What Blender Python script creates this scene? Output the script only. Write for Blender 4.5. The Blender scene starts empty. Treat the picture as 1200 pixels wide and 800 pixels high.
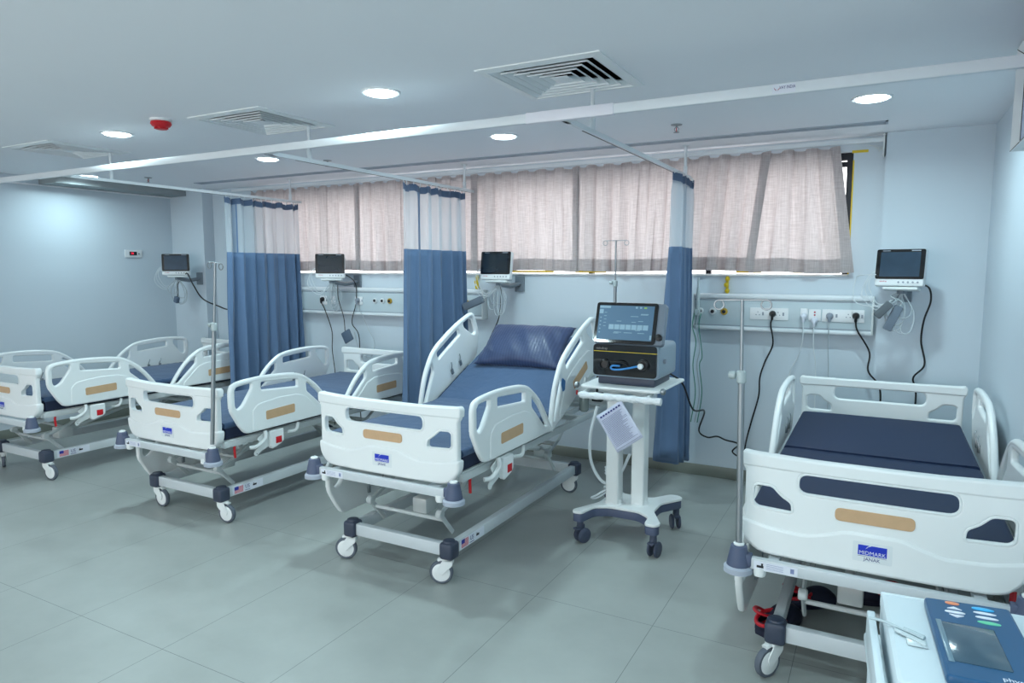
import bpy, bmesh, math, random
from mathutils import Vector, Matrix
random.seed(7)
PI = math.pi
R = math.radians
scene = bpy.context.scene
COL = scene.collection

# ------------------------------------------------------------------ camera
CAM_H = 1.635
cam_d = bpy.data.cameras.new('camera')
cam_d.sensor_width = 36.0
cam_d.lens = 801.0 / 1200.0 * 36.0
cam_d.clip_start = 0.05
cam = bpy.data.objects.new('camera', cam_d)
COL.objects.link(cam)
cam.location = (0, 0, CAM_H)
cam.rotation_euler = (R(90 - 6.05), 0, R(28.4))
scene.camera = cam

# ------------------------------------------------------------------ world, exposure
w = bpy.data.worlds.new('overcast_sky')
scene.world = w
w.use_nodes = True
bg = w.node_tree.nodes['Background']
bg.inputs[0].default_value = (0.98, 0.965, 0.96, 1)
bg.inputs[1].default_value = 4.2
scene.view_settings.view_transform = 'Standard'
scene.view_settings.look = 'None'
scene.view_settings.gamma = 1.0
scene.view_settings.use_curve_mapping = False
scene.view_settings.exposure = 0.0
LAMP_W = 13.6
LAMP_COL = (0.70, 0.95, 1.0)

# room numbers
CH = 2.54          # ceiling height
BW = 5.39          # window wall
XL, XR = -7.39, 0.578
YB = -3.2
COLY = 5.31        # face of the pier at the right
COLYL = 5.25

# ------------------------------------------------------------------ helpers
def lin(c):
    return tuple(((v / 255) / 12.92 if v / 255 <= .04045 else ((v / 255 + .055) / 1.055) ** 2.4) for v in c)

MATS = {}
def mat(name, rgb, rough=.5, metal=0., spec=.5, noise=0, nscale=8, bump=0, bscale=60, coat=0, emit=None, estr=1, trans=0, alpha=1):
    if name in MATS: return MATS[name]
    m = bpy.data.materials.new(name); m.use_nodes = True
    nt = m.node_tree; b = nt.nodes['Principled BSDF']
    c = lin(rgb) + (1,)
    b.inputs['Base Color'].default_value = c
    b.inputs['Roughness'].default_value = rough
    b.inputs['Metallic'].default_value = metal
    b.inputs['Specular IOR Level'].default_value = spec
    b.inputs['Coat Weight'].default_value = coat
    b.inputs['Transmission Weight'].default_value = trans
    b.inputs['Alpha'].default_value = alpha
    if emit:
        b.inputs['Emission Color'].default_value = lin(emit) + (1,)
        b.inputs['Emission Strength'].default_value = estr
    tc = nt.nodes.new('ShaderNodeTexCoord')
    if noise:
        n = nt.nodes.new('ShaderNodeTexNoise'); n.inputs['Scale'].default_value = nscale; n.inputs['Detail'].default_value = 4
        nt.links.new(tc.outputs['Object'], n.inputs['Vector'])
        mr = nt.nodes.new('ShaderNodeMapRange'); mr.inputs['To Min'].default_value = 1 - noise; mr.inputs['To Max'].default_value = 1 + noise
        nt.links.new(n.outputs['Fac'], mr.inputs['Value'])
        mx = nt.nodes.new('ShaderNodeMix'); mx.data_type = 'RGBA'; mx.blend_type = 'MULTIPLY'; mx.inputs[0].default_value = 1
        mx.inputs[6].default_value = c
        nt.links.new(mr.outputs[0], mx.inputs[7]); nt.links.new(mx.outputs[2], b.inputs['Base Color'])
    if bump:
        n2 = nt.nodes.new('ShaderNodeTexNoise'); n2.inputs['Scale'].default_value = bscale
        nt.links.new(tc.outputs['Object'], n2.inputs['Vector'])
        bp = nt.nodes.new('ShaderNodeBump'); bp.inputs['Strength'].default_value = bump; bp.inputs['Distance'].default_value = .01
        nt.links.new(n2.outputs['Fac'], bp.inputs['Height']); nt.links.new(bp.outputs[0], b.inputs['Normal'])
    MATS[name] = m
    return m

def fin(me, ang=38):
    me.shade_smooth(); me.set_sharp_from_angle(angle=R(ang)); return me

def link(name, me, m=None, parent=None, loc=None, rot=None, ang=38):
    """me: bmesh or Mesh"""
    if isinstance(me, bmesh.types.BMesh):
        d = bpy.data.meshes.new(name)
        bmesh.ops.recalc_face_normals(me, faces=me.faces)
        me.to_mesh(d); me.free(); me = d
        fin(me, ang)
    if m is not None and len(me.materials) == 0: me.materials.append(m)
    o = bpy.data.objects.new(name, me); COL.objects.link(o)
    if parent: o.parent = parent
    if loc: o.location = loc
    if rot: o.rotation_euler = rot
    return o

def tag(o, label=None, cat=None, group=None, kind=None):
    if label: o['label'] = label
    if cat: o['category'] = cat
    if group: o['group'] = group
    if kind: o['kind'] = kind
    return o

def thing(name, label, cat, loc=(0, 0, 0), rz=0, group=None):
    o = bpy.data.objects.new(name, None); COL.objects.link(o)
    o.empty_display_size = .1
    o.location = loc; o.rotation_euler = (0, 0, rz)
    return tag(o, label, cat, group)

def struct(name, bm, m):
    return tag(link(name, bm, m), kind='structure')

def B(): return bmesh.new()

def box(bm, x0, x1, y0, y1, z0, z1, bev=0, seg=2, M=None):
    r = bmesh.ops.create_cube(bm, size=1)
    vs = r['verts']
    for v in vs:
        v.co = Vector((x0 + (v.co.x + .5) * (x1 - x0), y0 + (v.co.y + .5) * (y1 - y0), z0 + (v.co.z + .5) * (z1 - z0)))
    if bev:
        es = list({e for v in vs for e in v.link_edges})
        rr = bmesh.ops.bevel(bm, geom=es, offset=bev, segments=seg, affect='EDGES', profile=.5)
        vs = list({v for f in rr['faces'] for v in f.verts} | {v for v in vs if v.is_valid})
    if M is not None:
        bmesh.ops.transform(bm, matrix=M, verts=vs)
    return bm

def catmull(pts, n=6, closed=False):
    P = [Vector(p) for p in pts]
    if len(P) < 3 or n <= 1: return P
    out = []
    m = len(P)
    rng = range(m if closed else m - 1)
    for i in rng:
        p1 = P[i]; p2 = P[(i + 1) % m]
        p0 = P[i - 1] if (i > 0 or closed) else p1 * 2 - p2
        p3 = P[(i + 2) % m] if (i + 2 < m or closed) else p2 * 2 - p1
        for k in range(n):
            t = k / n
            out.append(.5 * ((2 * p1) + (p2 - p0) * t + (2 * p0 - 5 * p1 + 4 * p2 - p3) * t * t + (3 * p1 - p0 - 3 * p2 + p3) * t ** 3))
    if not closed: out.append(P[-1])
    return out

def tube(bm, pts, r, seg=8, n=6, closed=False, squash=1.0):
    P = catmull(pts, n, closed)
    rs = r if callable(r) else (lambda t: r)
    T = []
    m = len(P)
    for i in range(m):
        a = P[(i - 1) % m] if (i > 0 or closed) else P[i]
        b = P[(i + 1) % m] if (i < m - 1 or closed) else P[i]
        d = (b - a)
        T.append(d.normalized() if d.length > 1e-9 else Vector((0, 0, 1)))
    u = T[0].orthogonal().normalized()
    if abs(T[0].z) < .9:
        u = (Vector((0, 0, 1)) - T[0] * T[0].z).normalized()
    rings = []
    for i in range(m):
        u = (u - T[i] * u.dot(T[i]))
        u = u.normalized() if u.length > 1e-6 else T[i].orthogonal().normalized()
        v = T[i].cross(u)
        rr = rs(i / max(1, m - 1))
        rings.append([bm.verts.new(P[i] + (u * math.cos(2 * PI * k / seg) + v * math.sin(2 * PI * k / seg) * squash) * rr) for k in range(seg)])
    for i in range(m if closed else m - 1):
        a, b = rings[i], rings[(i + 1) % m]
        for k in range(seg):
            bm.faces.new((a[k], a[(k + 1) % seg], b[(k + 1) % seg], b[k]))
    if not closed:
        bm.faces.new(rings[0][::-1]); bm.faces.new(rings[-1])
    return bm

def lathe(bm, prof, c=(0, 0, 0), seg=24, axis='Z', M=None):
    rings = []
    for r, z in prof:
        ring = []
        for k in range(seg):
            a = 2 * PI * k / seg
            p = Vector((r * math.cos(a), r * math.sin(a), z))
            if axis == 'Y': p = Vector((p.x, p.z, p.y))
            if axis == 'X': p = Vector((p.z, p.x, p.y))
            if M is not None: p = M @ p
            ring.append(bm.verts.new(p + Vector(c)))
        rings.append(ring)
    for a, b in zip(rings, rings[1:]):
        for k in range(seg):
            bm.faces.new((a[k], a[(k + 1) % seg], b[(k + 1) % seg], b[k]))
    bm.faces.new(rings[0][::-1]); bm.faces.new(rings[-1])
    return bm

def roundpoly(pts, r, n=4):
    out = []; m = len(pts)
    for i in range(m):
        p = Vector(pts[i][:2]); a = Vector(pts[i - 1][:2]); b = Vector(pts[(i + 1) % m][:2])
        da, db = (a - p), (b - p)
        rr = min(r, da.length * .45, db.length * .45)
        if rr < 1e-4: out.append(p); continue
        s = p + da.normalized() * rr; e = p + db.normalized() * rr
        for k in range(n + 1):
            t = k / n
            out.append(s * (1 - t) ** 2 + p * 2 * t * (1 - t) + e * t * t)
    return out

PLANES = {'XY': Matrix(((1, 0, 0, 0), (0, 1, 0, 0), (0, 0, 1, 0), (0, 0, 0, 1))),
          'XZ': Matrix(((1, 0, 0, 0), (0, 0, -1, 0), (0, 1, 0, 0), (0, 0, 0, 1))),
          'YZ': Matrix(((0, 0, 1, 0), (1, 0, 0, 0), (0, 1, 0, 0), (0, 0, 0, 1)))}

def curve_mesh(cu):
    o = bpy.data.objects.new('tmp', cu); COL.objects.link(o)
    dg = bpy.context.evaluated_depsgraph_get(); dg.update()
    me = bpy.data.meshes.new_from_object(o.evaluated_get(dg))
    bpy.data.objects.remove(o)
    return me

def plate(outlines, thick, bev=.004, plane='XZ', off=(0, 0, 0), M=None, res=1):
    cu = bpy.data.curves.new('tmpc', 'CURVE'); cu.dimensions = '2D'; cu.fill_mode = 'BOTH'
    bev = min(bev, thick * .49)
    cu.extrude = max(thick / 2 - bev, 0.0); cu.bevel_depth = bev; cu.bevel_resolution = res; cu.offset = -bev
    for ol in outlines:
        s = cu.splines.new('POLY'); s.points.add(len(ol) - 1)
        for q, p in zip(s.points, ol): q.co = (p[0], p[1], 0, 1)
        s.use_cyclic_u = True
    me = curve_mesh(cu); bpy.data.curves.remove(cu)
    me.transform(Matrix.Translation(off) @ PLANES[plane])
    if M is not None: me.transform(M)
    me.materials.clear()
    return fin(me)

def text_mesh(s, size, plane='XZ', off=(0, 0, 0), M=None, sx=1.0, ext=.0004, align='CENTER'):
    cu = bpy.data.curves.new('tmpf', 'FONT'); cu.body = s; cu.size = size; cu.extrude = ext
    cu.align_x = align; cu.align_y = 'CENTER'; cu.resolution_u = 2
    me = curve_mesh(cu); bpy.data.curves.remove(cu)
    me.transform(Matrix.Translation(off) @ PLANES[plane] @ Matrix.Diagonal((sx, 1, 1, 1)))
    if M is not None: me.transform(M)
    me.materials.clear()
    return me

def join(meshes):
    bm = bmesh.new()
    for m in meshes: bm.from_mesh(m)
    return bm

def bisect_all(me, vals, axis=0):
    bm = bmesh.new(); bm.from_mesh(me)
    n = Vector([1 if i == axis else 0 for i in range(3)])
    for v in vals:
        bmesh.ops.bisect_plane(bm, geom=bm.verts[:] + bm.edges[:] + bm.faces[:], plane_co=n * v, plane_no=n, dist=1e-5)
    bm.to_mesh(me); bm.free()
    return me

# ------------------------------------------------------------------ materials
WHITEP = mat('white_plastic', (236, 240, 240), .32, noise=.015, nscale=3)
OFFP = mat('ivory_powder_coat', (222, 228, 228), .4)
STEELP = mat('light_grey_paint', (205, 212, 216), .38, spec=.5)
FRAMEP = mat('warm_grey_paint', (196, 203, 204), .45)
DARKP = mat('charcoal_plastic', (58, 66, 84), .45, bump=.05, bscale=300)
SLATE = mat('slate_blue_plastic', (82, 92, 118), .5)
GREYP = mat('mid_grey_plastic', (150, 158, 170), .5)
TYRE = mat('grey_rubber', (92, 100, 112), .6)
WOOD = mat('wood_inlay', (204, 168, 130), .45, noise=.08, nscale=30)
BLUEL = mat('logo_blue', (22, 52, 190), .4)
INKN = mat('navy_ink', (28, 40, 120), .5)
INKB = mat('black_ink', (18, 20, 28), .5)
STICK = mat('label_white', (226, 230, 240), .4)
REDP = mat('red_plastic', (205, 28, 40), .4)
FLAGR = mat('flag_red', (214, 90, 100), .5)
FLAGB = mat('flag_blue', (50, 60, 160), .5)
YEL = mat('warning_yellow', (220, 196, 40), .5)
CHROME = mat('brushed_steel', (158, 164, 168), .4, .9)
BLACK = mat('black_plastic', (16, 18, 22), .35)
GLOSSB = mat('gloss_black', (8, 9, 14), .08, coat=.5)
CABLE = mat('black_cable', (14, 15, 20), .5)
GCABLE = mat('grey_cable', (176, 186, 192), .45)
WCABLE = mat('white_cable', (218, 226, 230), .4)
BRACK = mat('grey_bracket', (120, 132, 142), .45)
VINYL = mat('navy_vinyl', (28, 44, 74), .6, spec=.3, bump=.06, bscale=500)
NAVYSIDE = mat('dark_navy_cloth', (26, 38, 66), .75)
YTAPE = mat('yellow_tape', (214, 186, 30), .5)

def fabric(name, rgb, rough=.85, stripe=0, weave=.25, wscale=400, fold=.4):
    m = bpy.data.materials.new(name); m.use_nodes = True; nt = m.node_tree; b = nt.nodes['Principled BSDF']
    b.inputs['Roughness'].default_value = rough
    b.inputs['Sheen Weight'].default_value = .15
    tc = nt.nodes.new('ShaderNodeTexCoord')
    n = nt.nodes.new('ShaderNodeTexNoise'); n.inputs['Scale'].default_value = 7; n.inputs['Detail'].default_value = 5
    nt.links.new(tc.outputs['Object'], n.inputs['Vector'])
    mr = nt.nodes.new('ShaderNodeMapRange'); mr.inputs['To Min'].default_value = .92; mr.inputs['To Max'].default_value = 1.08
    nt.links.new(n.outputs['Fac'], mr.inputs['Value'])
    mx = nt.nodes.new('ShaderNodeMix'); mx.data_type = 'RGBA'; mx.blend_type = 'MULTIPLY'; mx.inputs[0].default_value = 1
    mx.inputs[6].default_value = lin(rgb) + (1,); nt.links.new(mr.outputs[0], mx.inputs[7])
    last = mx.outputs[2]
    if stripe:
        wv = nt.nodes.new('ShaderNodeTexWave'); wv.bands_direction = 'X'; wv.inputs['Scale'].default_value = stripe
        nt.links.new(tc.outputs['Object'], wv.inputs['Vector'])
        m2 = nt.nodes.new('ShaderNodeMapRange'); m2.inputs['From Min'].default_value = .35; m2.inputs['From Max'].default_value = .65
        m2.inputs['To Min'].default_value = rough - .08; m2.inputs['To Max'].default_value = rough + .12
        nt.links.new(wv.outputs['Fac'], m2.inputs['Value']); nt.links.new(m2.outputs[0], b.inputs['Roughness'])
        m3 = nt.nodes.new('ShaderNodeMapRange'); m3.inputs['From Min'].default_value = .35; m3.inputs['From Max'].default_value = .65
        m3.inputs['To Min'].default_value = 1.1; m3.inputs['To Max'].default_value = .92
        nt.links.new(wv.outputs['Fac'], m3.inputs['Value'])
        mx2 = nt.nodes.new('ShaderNodeMix'); mx2.data_type = 'RGBA'; mx2.blend_type = 'MULTIPLY'; mx2.inputs[0].default_value = 1
        nt.links.new(last, mx2.inputs[6]); nt.links.new(m3.outputs[0], mx2.inputs[7]); last = mx2.outputs[2]
    nt.links.new(last, b.inputs['Base Color'])
    n2 = nt.nodes.new('ShaderNodeTexNoise'); n2.inputs['Scale'].default_value = 9; n2.inputs['Detail'].default_value = 3; n2.inputs['Distortion'].default_value = .6
    nt.links.new(tc.outputs['Object'], n2.inputs['Vector'])
    bp = nt.nodes.new('ShaderNodeBump'); bp.inputs['Strength'].default_value = fold; bp.inputs['Distance'].default_value = .02
    nt.links.new(n2.outputs['Fac'], bp.inputs['Height'])
    n3 = nt.nodes.new('ShaderNodeTexNoise'); n3.inputs['Scale'].default_value = wscale
    nt.links.new(tc.outputs['Object'], n3.inputs['Vector'])
    b2 = nt.nodes.new('ShaderNodeBump'); b2.inputs['Strength'].default_value = weave; b2.inputs['Distance'].default_value = .001
    nt.links.new(n3.outputs['Fac'], b2.inputs['Height']); nt.links.new(bp.outputs[0], b2.inputs['Normal']); nt.links.new(b2.outputs[0], b.inputs['Normal'])
    return m

SHEET = fabric('blue_sheet', (58, 84, 118), .8)
PILLOW = fabric('striped_satin', (42, 58, 94), .5, stripe=14, fold=.3)
DRAPE = fabric('blue_drape', (92, 117, 150), .85, fold=.15)
DRAPEH = fabric('blue_heading', (80, 98, 126), .85, fold=.1)

def net_mat():
    m = bpy.data.materials.new('white_net'); m.use_nodes = True; nt = m.node_tree
    nt.nodes.remove(nt.nodes['Principled BSDF']); out = nt.nodes['Material Output']
    tr = nt.nodes.new('ShaderNodeBsdfTransparent'); df = nt.nodes.new('ShaderNodeBsdfDiffuse'); tl = nt.nodes.new('ShaderNodeBsdfTranslucent')
    df.inputs[0].default_value = lin((222, 232, 240)) + (1,); tl.inputs[0].default_value = lin((218, 228, 236)) + (1,)
    m1 = nt.nodes.new('ShaderNodeMixShader'); m1.inputs[0].default_value = .4
    nt.links.new(df.outputs[0], m1.inputs[1]); nt.links.new(tl.outputs[0], m1.inputs[2])
    m2 = nt.nodes.new('ShaderNodeMixShader'); m2.inputs[0].default_value = .46
    nt.links.new(tr.outputs[0], m2.inputs[1]); nt.links.new(m1.outputs[0], m2.inputs[2]); nt.links.new(m2.outputs[0], out.inputs[0])
    return m
NET = net_mat()

def linen_mat():
    m = bpy.data.materials.new('beige_linen'); m.use_nodes = True; nt = m.node_tree
    nt.nodes.remove(nt.nodes['Principled BSDF']); out = nt.nodes['Material Output']
    tc = nt.nodes.new('ShaderNodeTexCoord')
    mp = nt.nodes.new('ShaderNodeMapping'); mp.inputs['Scale'].default_value = (160, 160, 5)
    n = nt.nodes.new('ShaderNodeTexNoise'); n.inputs['Scale'].default_value = 1; n.inputs['Detail'].default_value = 3
    mp2 = nt.nodes.new('ShaderNodeMapping'); mp2.inputs['Scale'].default_value = (14, 14, 260)
    n2 = nt.nodes.new('ShaderNodeTexNoise'); n2.inputs['Scale'].default_value = 1; n2.inputs['Detail'].default_value = 3
    for a, b_ in ((mp, n), (mp2, n2)):
        nt.links.new(tc.outputs['Object'], a.inputs[0]); nt.links.new(a.outputs[0], b_.inputs['Vector'])
    ad = nt.nodes.new('ShaderNodeMath'); ad.operation = 'ADD'
    nt.links.new(n.outputs['Fac'], ad.inputs[0]); nt.links.new(n2.outputs['Fac'], ad.inputs[1])
    cr = nt.nodes.new('ShaderNodeMapRange'); cr.inputs['From Min'].default_value = .7; cr.inputs['From Max'].default_value = 1.3
    nt.links.new(ad.outputs[0], cr.inputs['Value'])
    mx = nt.nodes.new('ShaderNodeMix'); mx.data_type = 'RGBA'
    mx.inputs[6].default_value = lin((186, 176, 176)) + (1,); mx.inputs[7].default_value = lin((216, 208, 208)) + (1,)
    nt.links.new(cr.outputs[0], mx.inputs[0])
    df = nt.nodes.new('ShaderNodeBsdfDiffuse'); tl = nt.nodes.new('ShaderNodeBsdfTranslucent')
    nt.links.new(mx.outputs[2], df.inputs[0]); nt.links.new(mx.outputs[2], tl.inputs[0])
    m1 = nt.nodes.new('ShaderNodeMixShader'); m1.inputs[0].default_value = .29
    nt.links.new(df.outputs[0], m1.inputs[1]); nt.links.new(tl.outputs[0], m1.inputs[2]); nt.links.new(m1.outputs[0], out.inputs[0])
    return m
LINEN = linen_mat()

def tile_mat():
    m = bpy.data.materials.new('grey_floor_tile'); m.use_nodes = True; nt = m.node_tree; b = nt.nodes['Principled BSDF']
    tc = nt.nodes.new('ShaderNodeTexCoord'); sp = nt.nodes.new('ShaderNodeSeparateXYZ')
    nt.links.new(tc.outputs['Object'], sp.inputs[0])
    def grout(sock, period, phase, wd):
        a = nt.nodes.new('ShaderNodeMath'); a.operation = 'ADD'; a.inputs[1].default_value = -phase; nt.links.new(sock, a.inputs[0])
        p = nt.nodes.new('ShaderNodeMath'); p.operation = 'PINGPONG'; p.inputs[1].default_value = period / 2; nt.links.new(a.outputs[0], p.inputs[0])
        l = nt.nodes.new('ShaderNodeMath'); l.operation = 'LESS_THAN'; l.inputs[1].default_value = wd; nt.links.new(p.outputs[0], l.inputs[0])
        return l.outputs[0]
    gx = grout(sp.outputs[0], .603, -1.458, .0014); gy = grout(sp.outputs[1], 1.2, 1.744, .0014)
    mxg = nt.nodes.new('ShaderNodeMath'); mxg.operation = 'MAXIMUM'; nt.links.new(gx, mxg.inputs[0]); nt.links.new(gy, mxg.inputs[1])
    n = nt.nodes.new('ShaderNodeTexNoise'); n.inputs['Scale'].default_value = 1.6; n.inputs['Detail'].default_value = 6; n.inputs['Roughness'].default_value = .6
    nt.links.new(tc.outputs['Object'], n.inputs['Vector'])
    cr = nt.nodes.new('ShaderNodeValToRGB')
    cr.color_ramp.elements[0].position = .3; cr.color_ramp.elements[0].color = lin((154, 159, 156)) + (1,)
    cr.color_ramp.elements[1].position = .72; cr.color_ramp.elements[1].color = lin((170, 175, 172)) + (1,)
    nt.links.new(n.outputs['Fac'], cr.inputs[0])
    mx = nt.nodes.new('ShaderNodeMix'); mx.data_type = 'RGBA'; mx.inputs[7].default_value = lin((112, 118, 116)) + (1,)
    nt.links.new(mxg.outputs[0], mx.inputs[0]); nt.links.new(cr.outputs[0], mx.inputs[6]); nt.links.new(mx.outputs[2], b.inputs['Base Color'])
    n4 = nt.nodes.new('ShaderNodeTexNoise'); n4.inputs['Scale'].default_value = 3; nt.links.new(tc.outputs['Object'], n4.inputs['Vector'])
    mr = nt.nodes.new('ShaderNodeMapRange'); mr.inputs['To Min'].default_value = .26; mr.inputs['To Max'].default_value = .42
    nt.links.new(n4.outputs['Fac'], mr.inputs['Value']); nt.links.new(mr.outputs[0], b.inputs['Roughness'])
    b.inputs['Specular IOR Level'].default_value = .35
    return m

WALLM = mat('pale_blue_grey_paint', (204, 216, 225), .42, spec=.35, noise=.012, nscale=1.5, bump=.03, bscale=90)
CEILM = mat('ceiling_paint', (244, 246, 250), .6, spec=.25, noise=.012, nscale=1.2)
SKIRT = mat('skirting_tile', (128, 134, 126), .35, noise=.05, nscale=6)
GLASSM = bpy.data.materials.new('window_glass'); GLASSM.use_nodes = True
_nt = GLASSM.node_tree; _nt.nodes.remove(_nt.nodes['Principled BSDF'])
_t = _nt.nodes.new('ShaderNodeBsdfTransparent'); _g = _nt.nodes.new('ShaderNodeBsdfGlossy'); _g.inputs['Roughness'].default_value = .02
_m = _nt.nodes.new('ShaderNodeMixShader'); _m.inputs[0].default_value = .06
_nt.links.new(_t.outputs[0], _m.inputs[1]); _nt.links.new(_g.outputs[0], _m.inputs[2]); _nt.links.new(_m.outputs[0], _nt.nodes['Material Output'].inputs[0])

# ------------------------------------------------------------------ room shell
bm = B(); box(bm, XL - .3, XR + .3, YB - .3, BW + .3, -.12, 0); struct('floor', bm, tile_mat())

def holed_slab(x0, x1, y0, y1, z0, z1, holes):
    xs = sorted({x0, x1} | {h[0] for h in holes} | {h[1] for h in holes})
    ys = sorted({y0, y1} | {h[2] for h in holes} | {h[3] for h in holes})
    bm = B(); cache = {}
    def V(x, y, z):
        k = (round(x, 5), round(y, 5), z)
        if k not in cache: cache[k] = bm.verts.new((x, y, z))
        return cache[k]
    solid = {}
    for i in range(len(xs) - 1):
        for j in range(len(ys) - 1):
            cx, cy = (xs[i] + xs[i + 1]) / 2, (ys[j] + ys[j + 1]) / 2
            solid[i, j] = not any(h[0] < cx < h[1] and h[2] < cy < h[3] for h in holes)
    for (i, j), s in solid.items():
        if not s: continue
        a, b, c, d = (xs[i], ys[j]), (xs[i + 1], ys[j]), (xs[i + 1], ys[j + 1]), (xs[i], ys[j + 1])
        bm.faces.new([V(*p, z0) for p in (d, c, b, a)]); bm.faces.new([V(*p, z1) for p in (a, b, c, d)])
        for p, q, di, dj in ((a, b, 0, -1), (b, c, 1, 0), (c, d, 0, 1), (d, a, -1, 0)):
            if not solid.get((i + di, j + dj), False):
                bm.faces.new([V(*p, z0), V(*q, z0), V(*q, z1), V(*p, z1)])
    return bm

VENTS = [(-1.39, 3.075), (-3.42, 3.09), (-5.53, 3.09)]
holes = [(x - .275, x + .275, y - .275, y + .275) for x, y in VENTS]
holes += [(-6.45, -.03, 4.885, 4.965)]
struct('ceiling', holed_slab(XL - .3, XR + .3, YB - .3, BW + .3, CH, CH + .08, holes), CEILM)
bm = B(); box(bm, XL, -7.1, 3.83, COLYL, 2.468, CH, .002); struct('trim_2', bm, mat('bulkhead_grey', (150, 158, 160), .6))

# window wall with the long opening
WX0, WX1, WZ0, WZ1 = -6.1, -.222, 1.598, 2.445
bm = B()
box(bm, XL - .3, XR + .3, BW, BW + .22, 0, WZ0)
box(bm, XL - .3, XR + .3, BW, BW + .22, WZ1, CH + .08)
box(bm, XL - .3, WX0, BW, BW + .22, WZ0, WZ1); box(bm, WX1, XR + .3, BW, BW + .22, WZ0, WZ1)
struct('wall_back', bm, WALLM)
bm = B(); box(bm, -.024, XR, COLY, BW, 0, CH); struct('wall_pier_right', bm, WALLM)
bm = B(); box(bm, XL, -6.83, COLYL, BW, 0, CH); struct('wall_pier_left', bm, WALLM)
bm = B(); box(bm, XL - .2, XL, YB - .3, BW, 0, CH + .08); struct('wall_left', bm, WALLM)
bm = B(); box(bm, XR, XR + .2, YB - .3, BW, 0, CH); struct('wall_right', bm, WALLM)
bm = B()
FX0, FX1, FZ0, FZ1 = XL + .5, XR - .5, .6, 2.4  # unseen window added behind the camera to let in sky as fill light
box(bm, XL, XR, YB - .2, YB, 0, FZ0); box(bm, XL, XR, YB - .2, YB, FZ1, CH); box(bm, XL, FX0, YB - .2, YB, FZ0, FZ1); box(bm, FX1, XR, YB - .2, YB, FZ0, FZ1)
struct('wall_front', bm, WALLM)
bm = B()
for i in range(7):
    x = FX0 + (FX1 - FX0 - .05) * i / 6; box(bm, x, x + .05, YB - .14, YB - .09, FZ0, FZ1)
box(bm, FX0, FX1, YB - .14, YB - .09, FZ0, FZ0 + .05); box(bm, FX0, FX1, YB - .14, YB - .09, FZ1 - .05, FZ1)
struct('added_fill_window', bm, mat('dark_aluminium', (40, 42, 48), .4, .6))
PL = bpy.data.lights.new('window_portal', 'AREA'); PL.shape = 'RECTANGLE'; PL.size = FX1 - FX0; PL.size_y = FZ1 - FZ0; PL.cycles.is_portal = True
po_ = bpy.data.objects.new('window_portal', PL); COL.objects.link(po_); po_.location = ((FX0 + FX1) / 2, YB - .16, (FZ0 + FZ1) / 2); po_.rotation_euler = (R(90), 0, PI)
PL2 = bpy.data.lights.new('window_portal', 'AREA'); PL2.shape = 'RECTANGLE'; PL2.size = 5.8; PL2.size_y = .84; PL2.cycles.is_portal = True
po_ = bpy.data.objects.new('window_portal', PL2); COL.objects.link(po_); po_.location = (-3.16, BW + .15, 2.02); po_.rotation_euler = (R(90), 0, 0)
bm = B()
box(bm, -6.83, -.024, BW - .012, BW, 0, .09, .003)
struct('baseboard_back', bm, SKIRT)
bm = B(); box(bm, -.024, XR, COLY - .012, COLY, 0, .09, .003); struct('baseboard_pier', bm, SKIRT)
bm = B(); box(bm, XL, -6.83, COLYL - .012, COLYL, 0, .09, .003); struct('baseboard_corner', bm, SKIRT)
bm = B(); box(bm, XL, XL + .012, YB, COLYL, 0, .09, .003); struct('baseboard_left', bm, SKIRT)
bm = B(); box(bm, XR - .012, XR, YB, COLY, 0, .09, .003); struct('baseboard_right', bm, SKIRT)
bm = B(); box(bm, XL, XL + .018, YB, COLYL, 2.452, 2.467, .004); struct('trim_1', bm, CEILM)

# window: frame, sill, panes
FRD = mat('dark_aluminium', (40, 42, 48), .4, .6)
wroot = thing('window_1', 'x', 'x', ((WX0 + WX1) / 2, BW + .1, WZ0)); del wroot['label'], wroot['category']; wroot['kind'] = 'structure'
WI = Matrix.Translation((-(WX0 + WX1) / 2, -(BW + .1), -WZ0))
def wpart(name, bm, m):
    bmesh.ops.transform(bm, matrix=WI, verts=bm.verts); return link(name, bm, m, wroot)
bm = B()
box(bm, WX0, WX1, BW + .05, BW + .1, WZ1 - .05, WZ1)
n = 6
for i in range(n + 1):
    x = WX0 + (WX1 - WX0) * i / n
    a = min(max(x - .02, WX0), WX1 - .04)
    box(bm, a, a + .04, BW + .048, BW + .098, WZ0, WZ1)
box(bm, WX0, WX1, BW + .052, BW + .09, 2.35, 2.385)
wpart('window_frame', bm, FRD)
bm = B(); box(bm, WX0, WX1, BW + .07, BW + .076, WZ0, WZ1); wpart('pane', bm, GLASSM)
bm = B(); box(bm, WX0, WX1, BW - .022, BW + .12, WZ0 - .016, WZ0 - .001, .004); wpart('window_sill', bm, mat('white_stone', (236, 238, 238), .3))
bm = B()
box(bm, WX1 - .002, WX1 + .007, BW - .004, BW + .02, WZ0, WZ1 - .06); box(bm, WX1 - .01, WX1 + .09, BW - .004, BW - .001, WZ1 - .012, WZ1 + .006)
for a, b_ in ((-2.95, -2.5), (-2.3, -2.02), (-.98, -.8), (-.58, -.4)): box(bm, a, b_, BW - .014, BW - .004, WZ0 + .007, WZ0 + .024)
wpart('masking_tape', bm, YTAPE)

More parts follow.
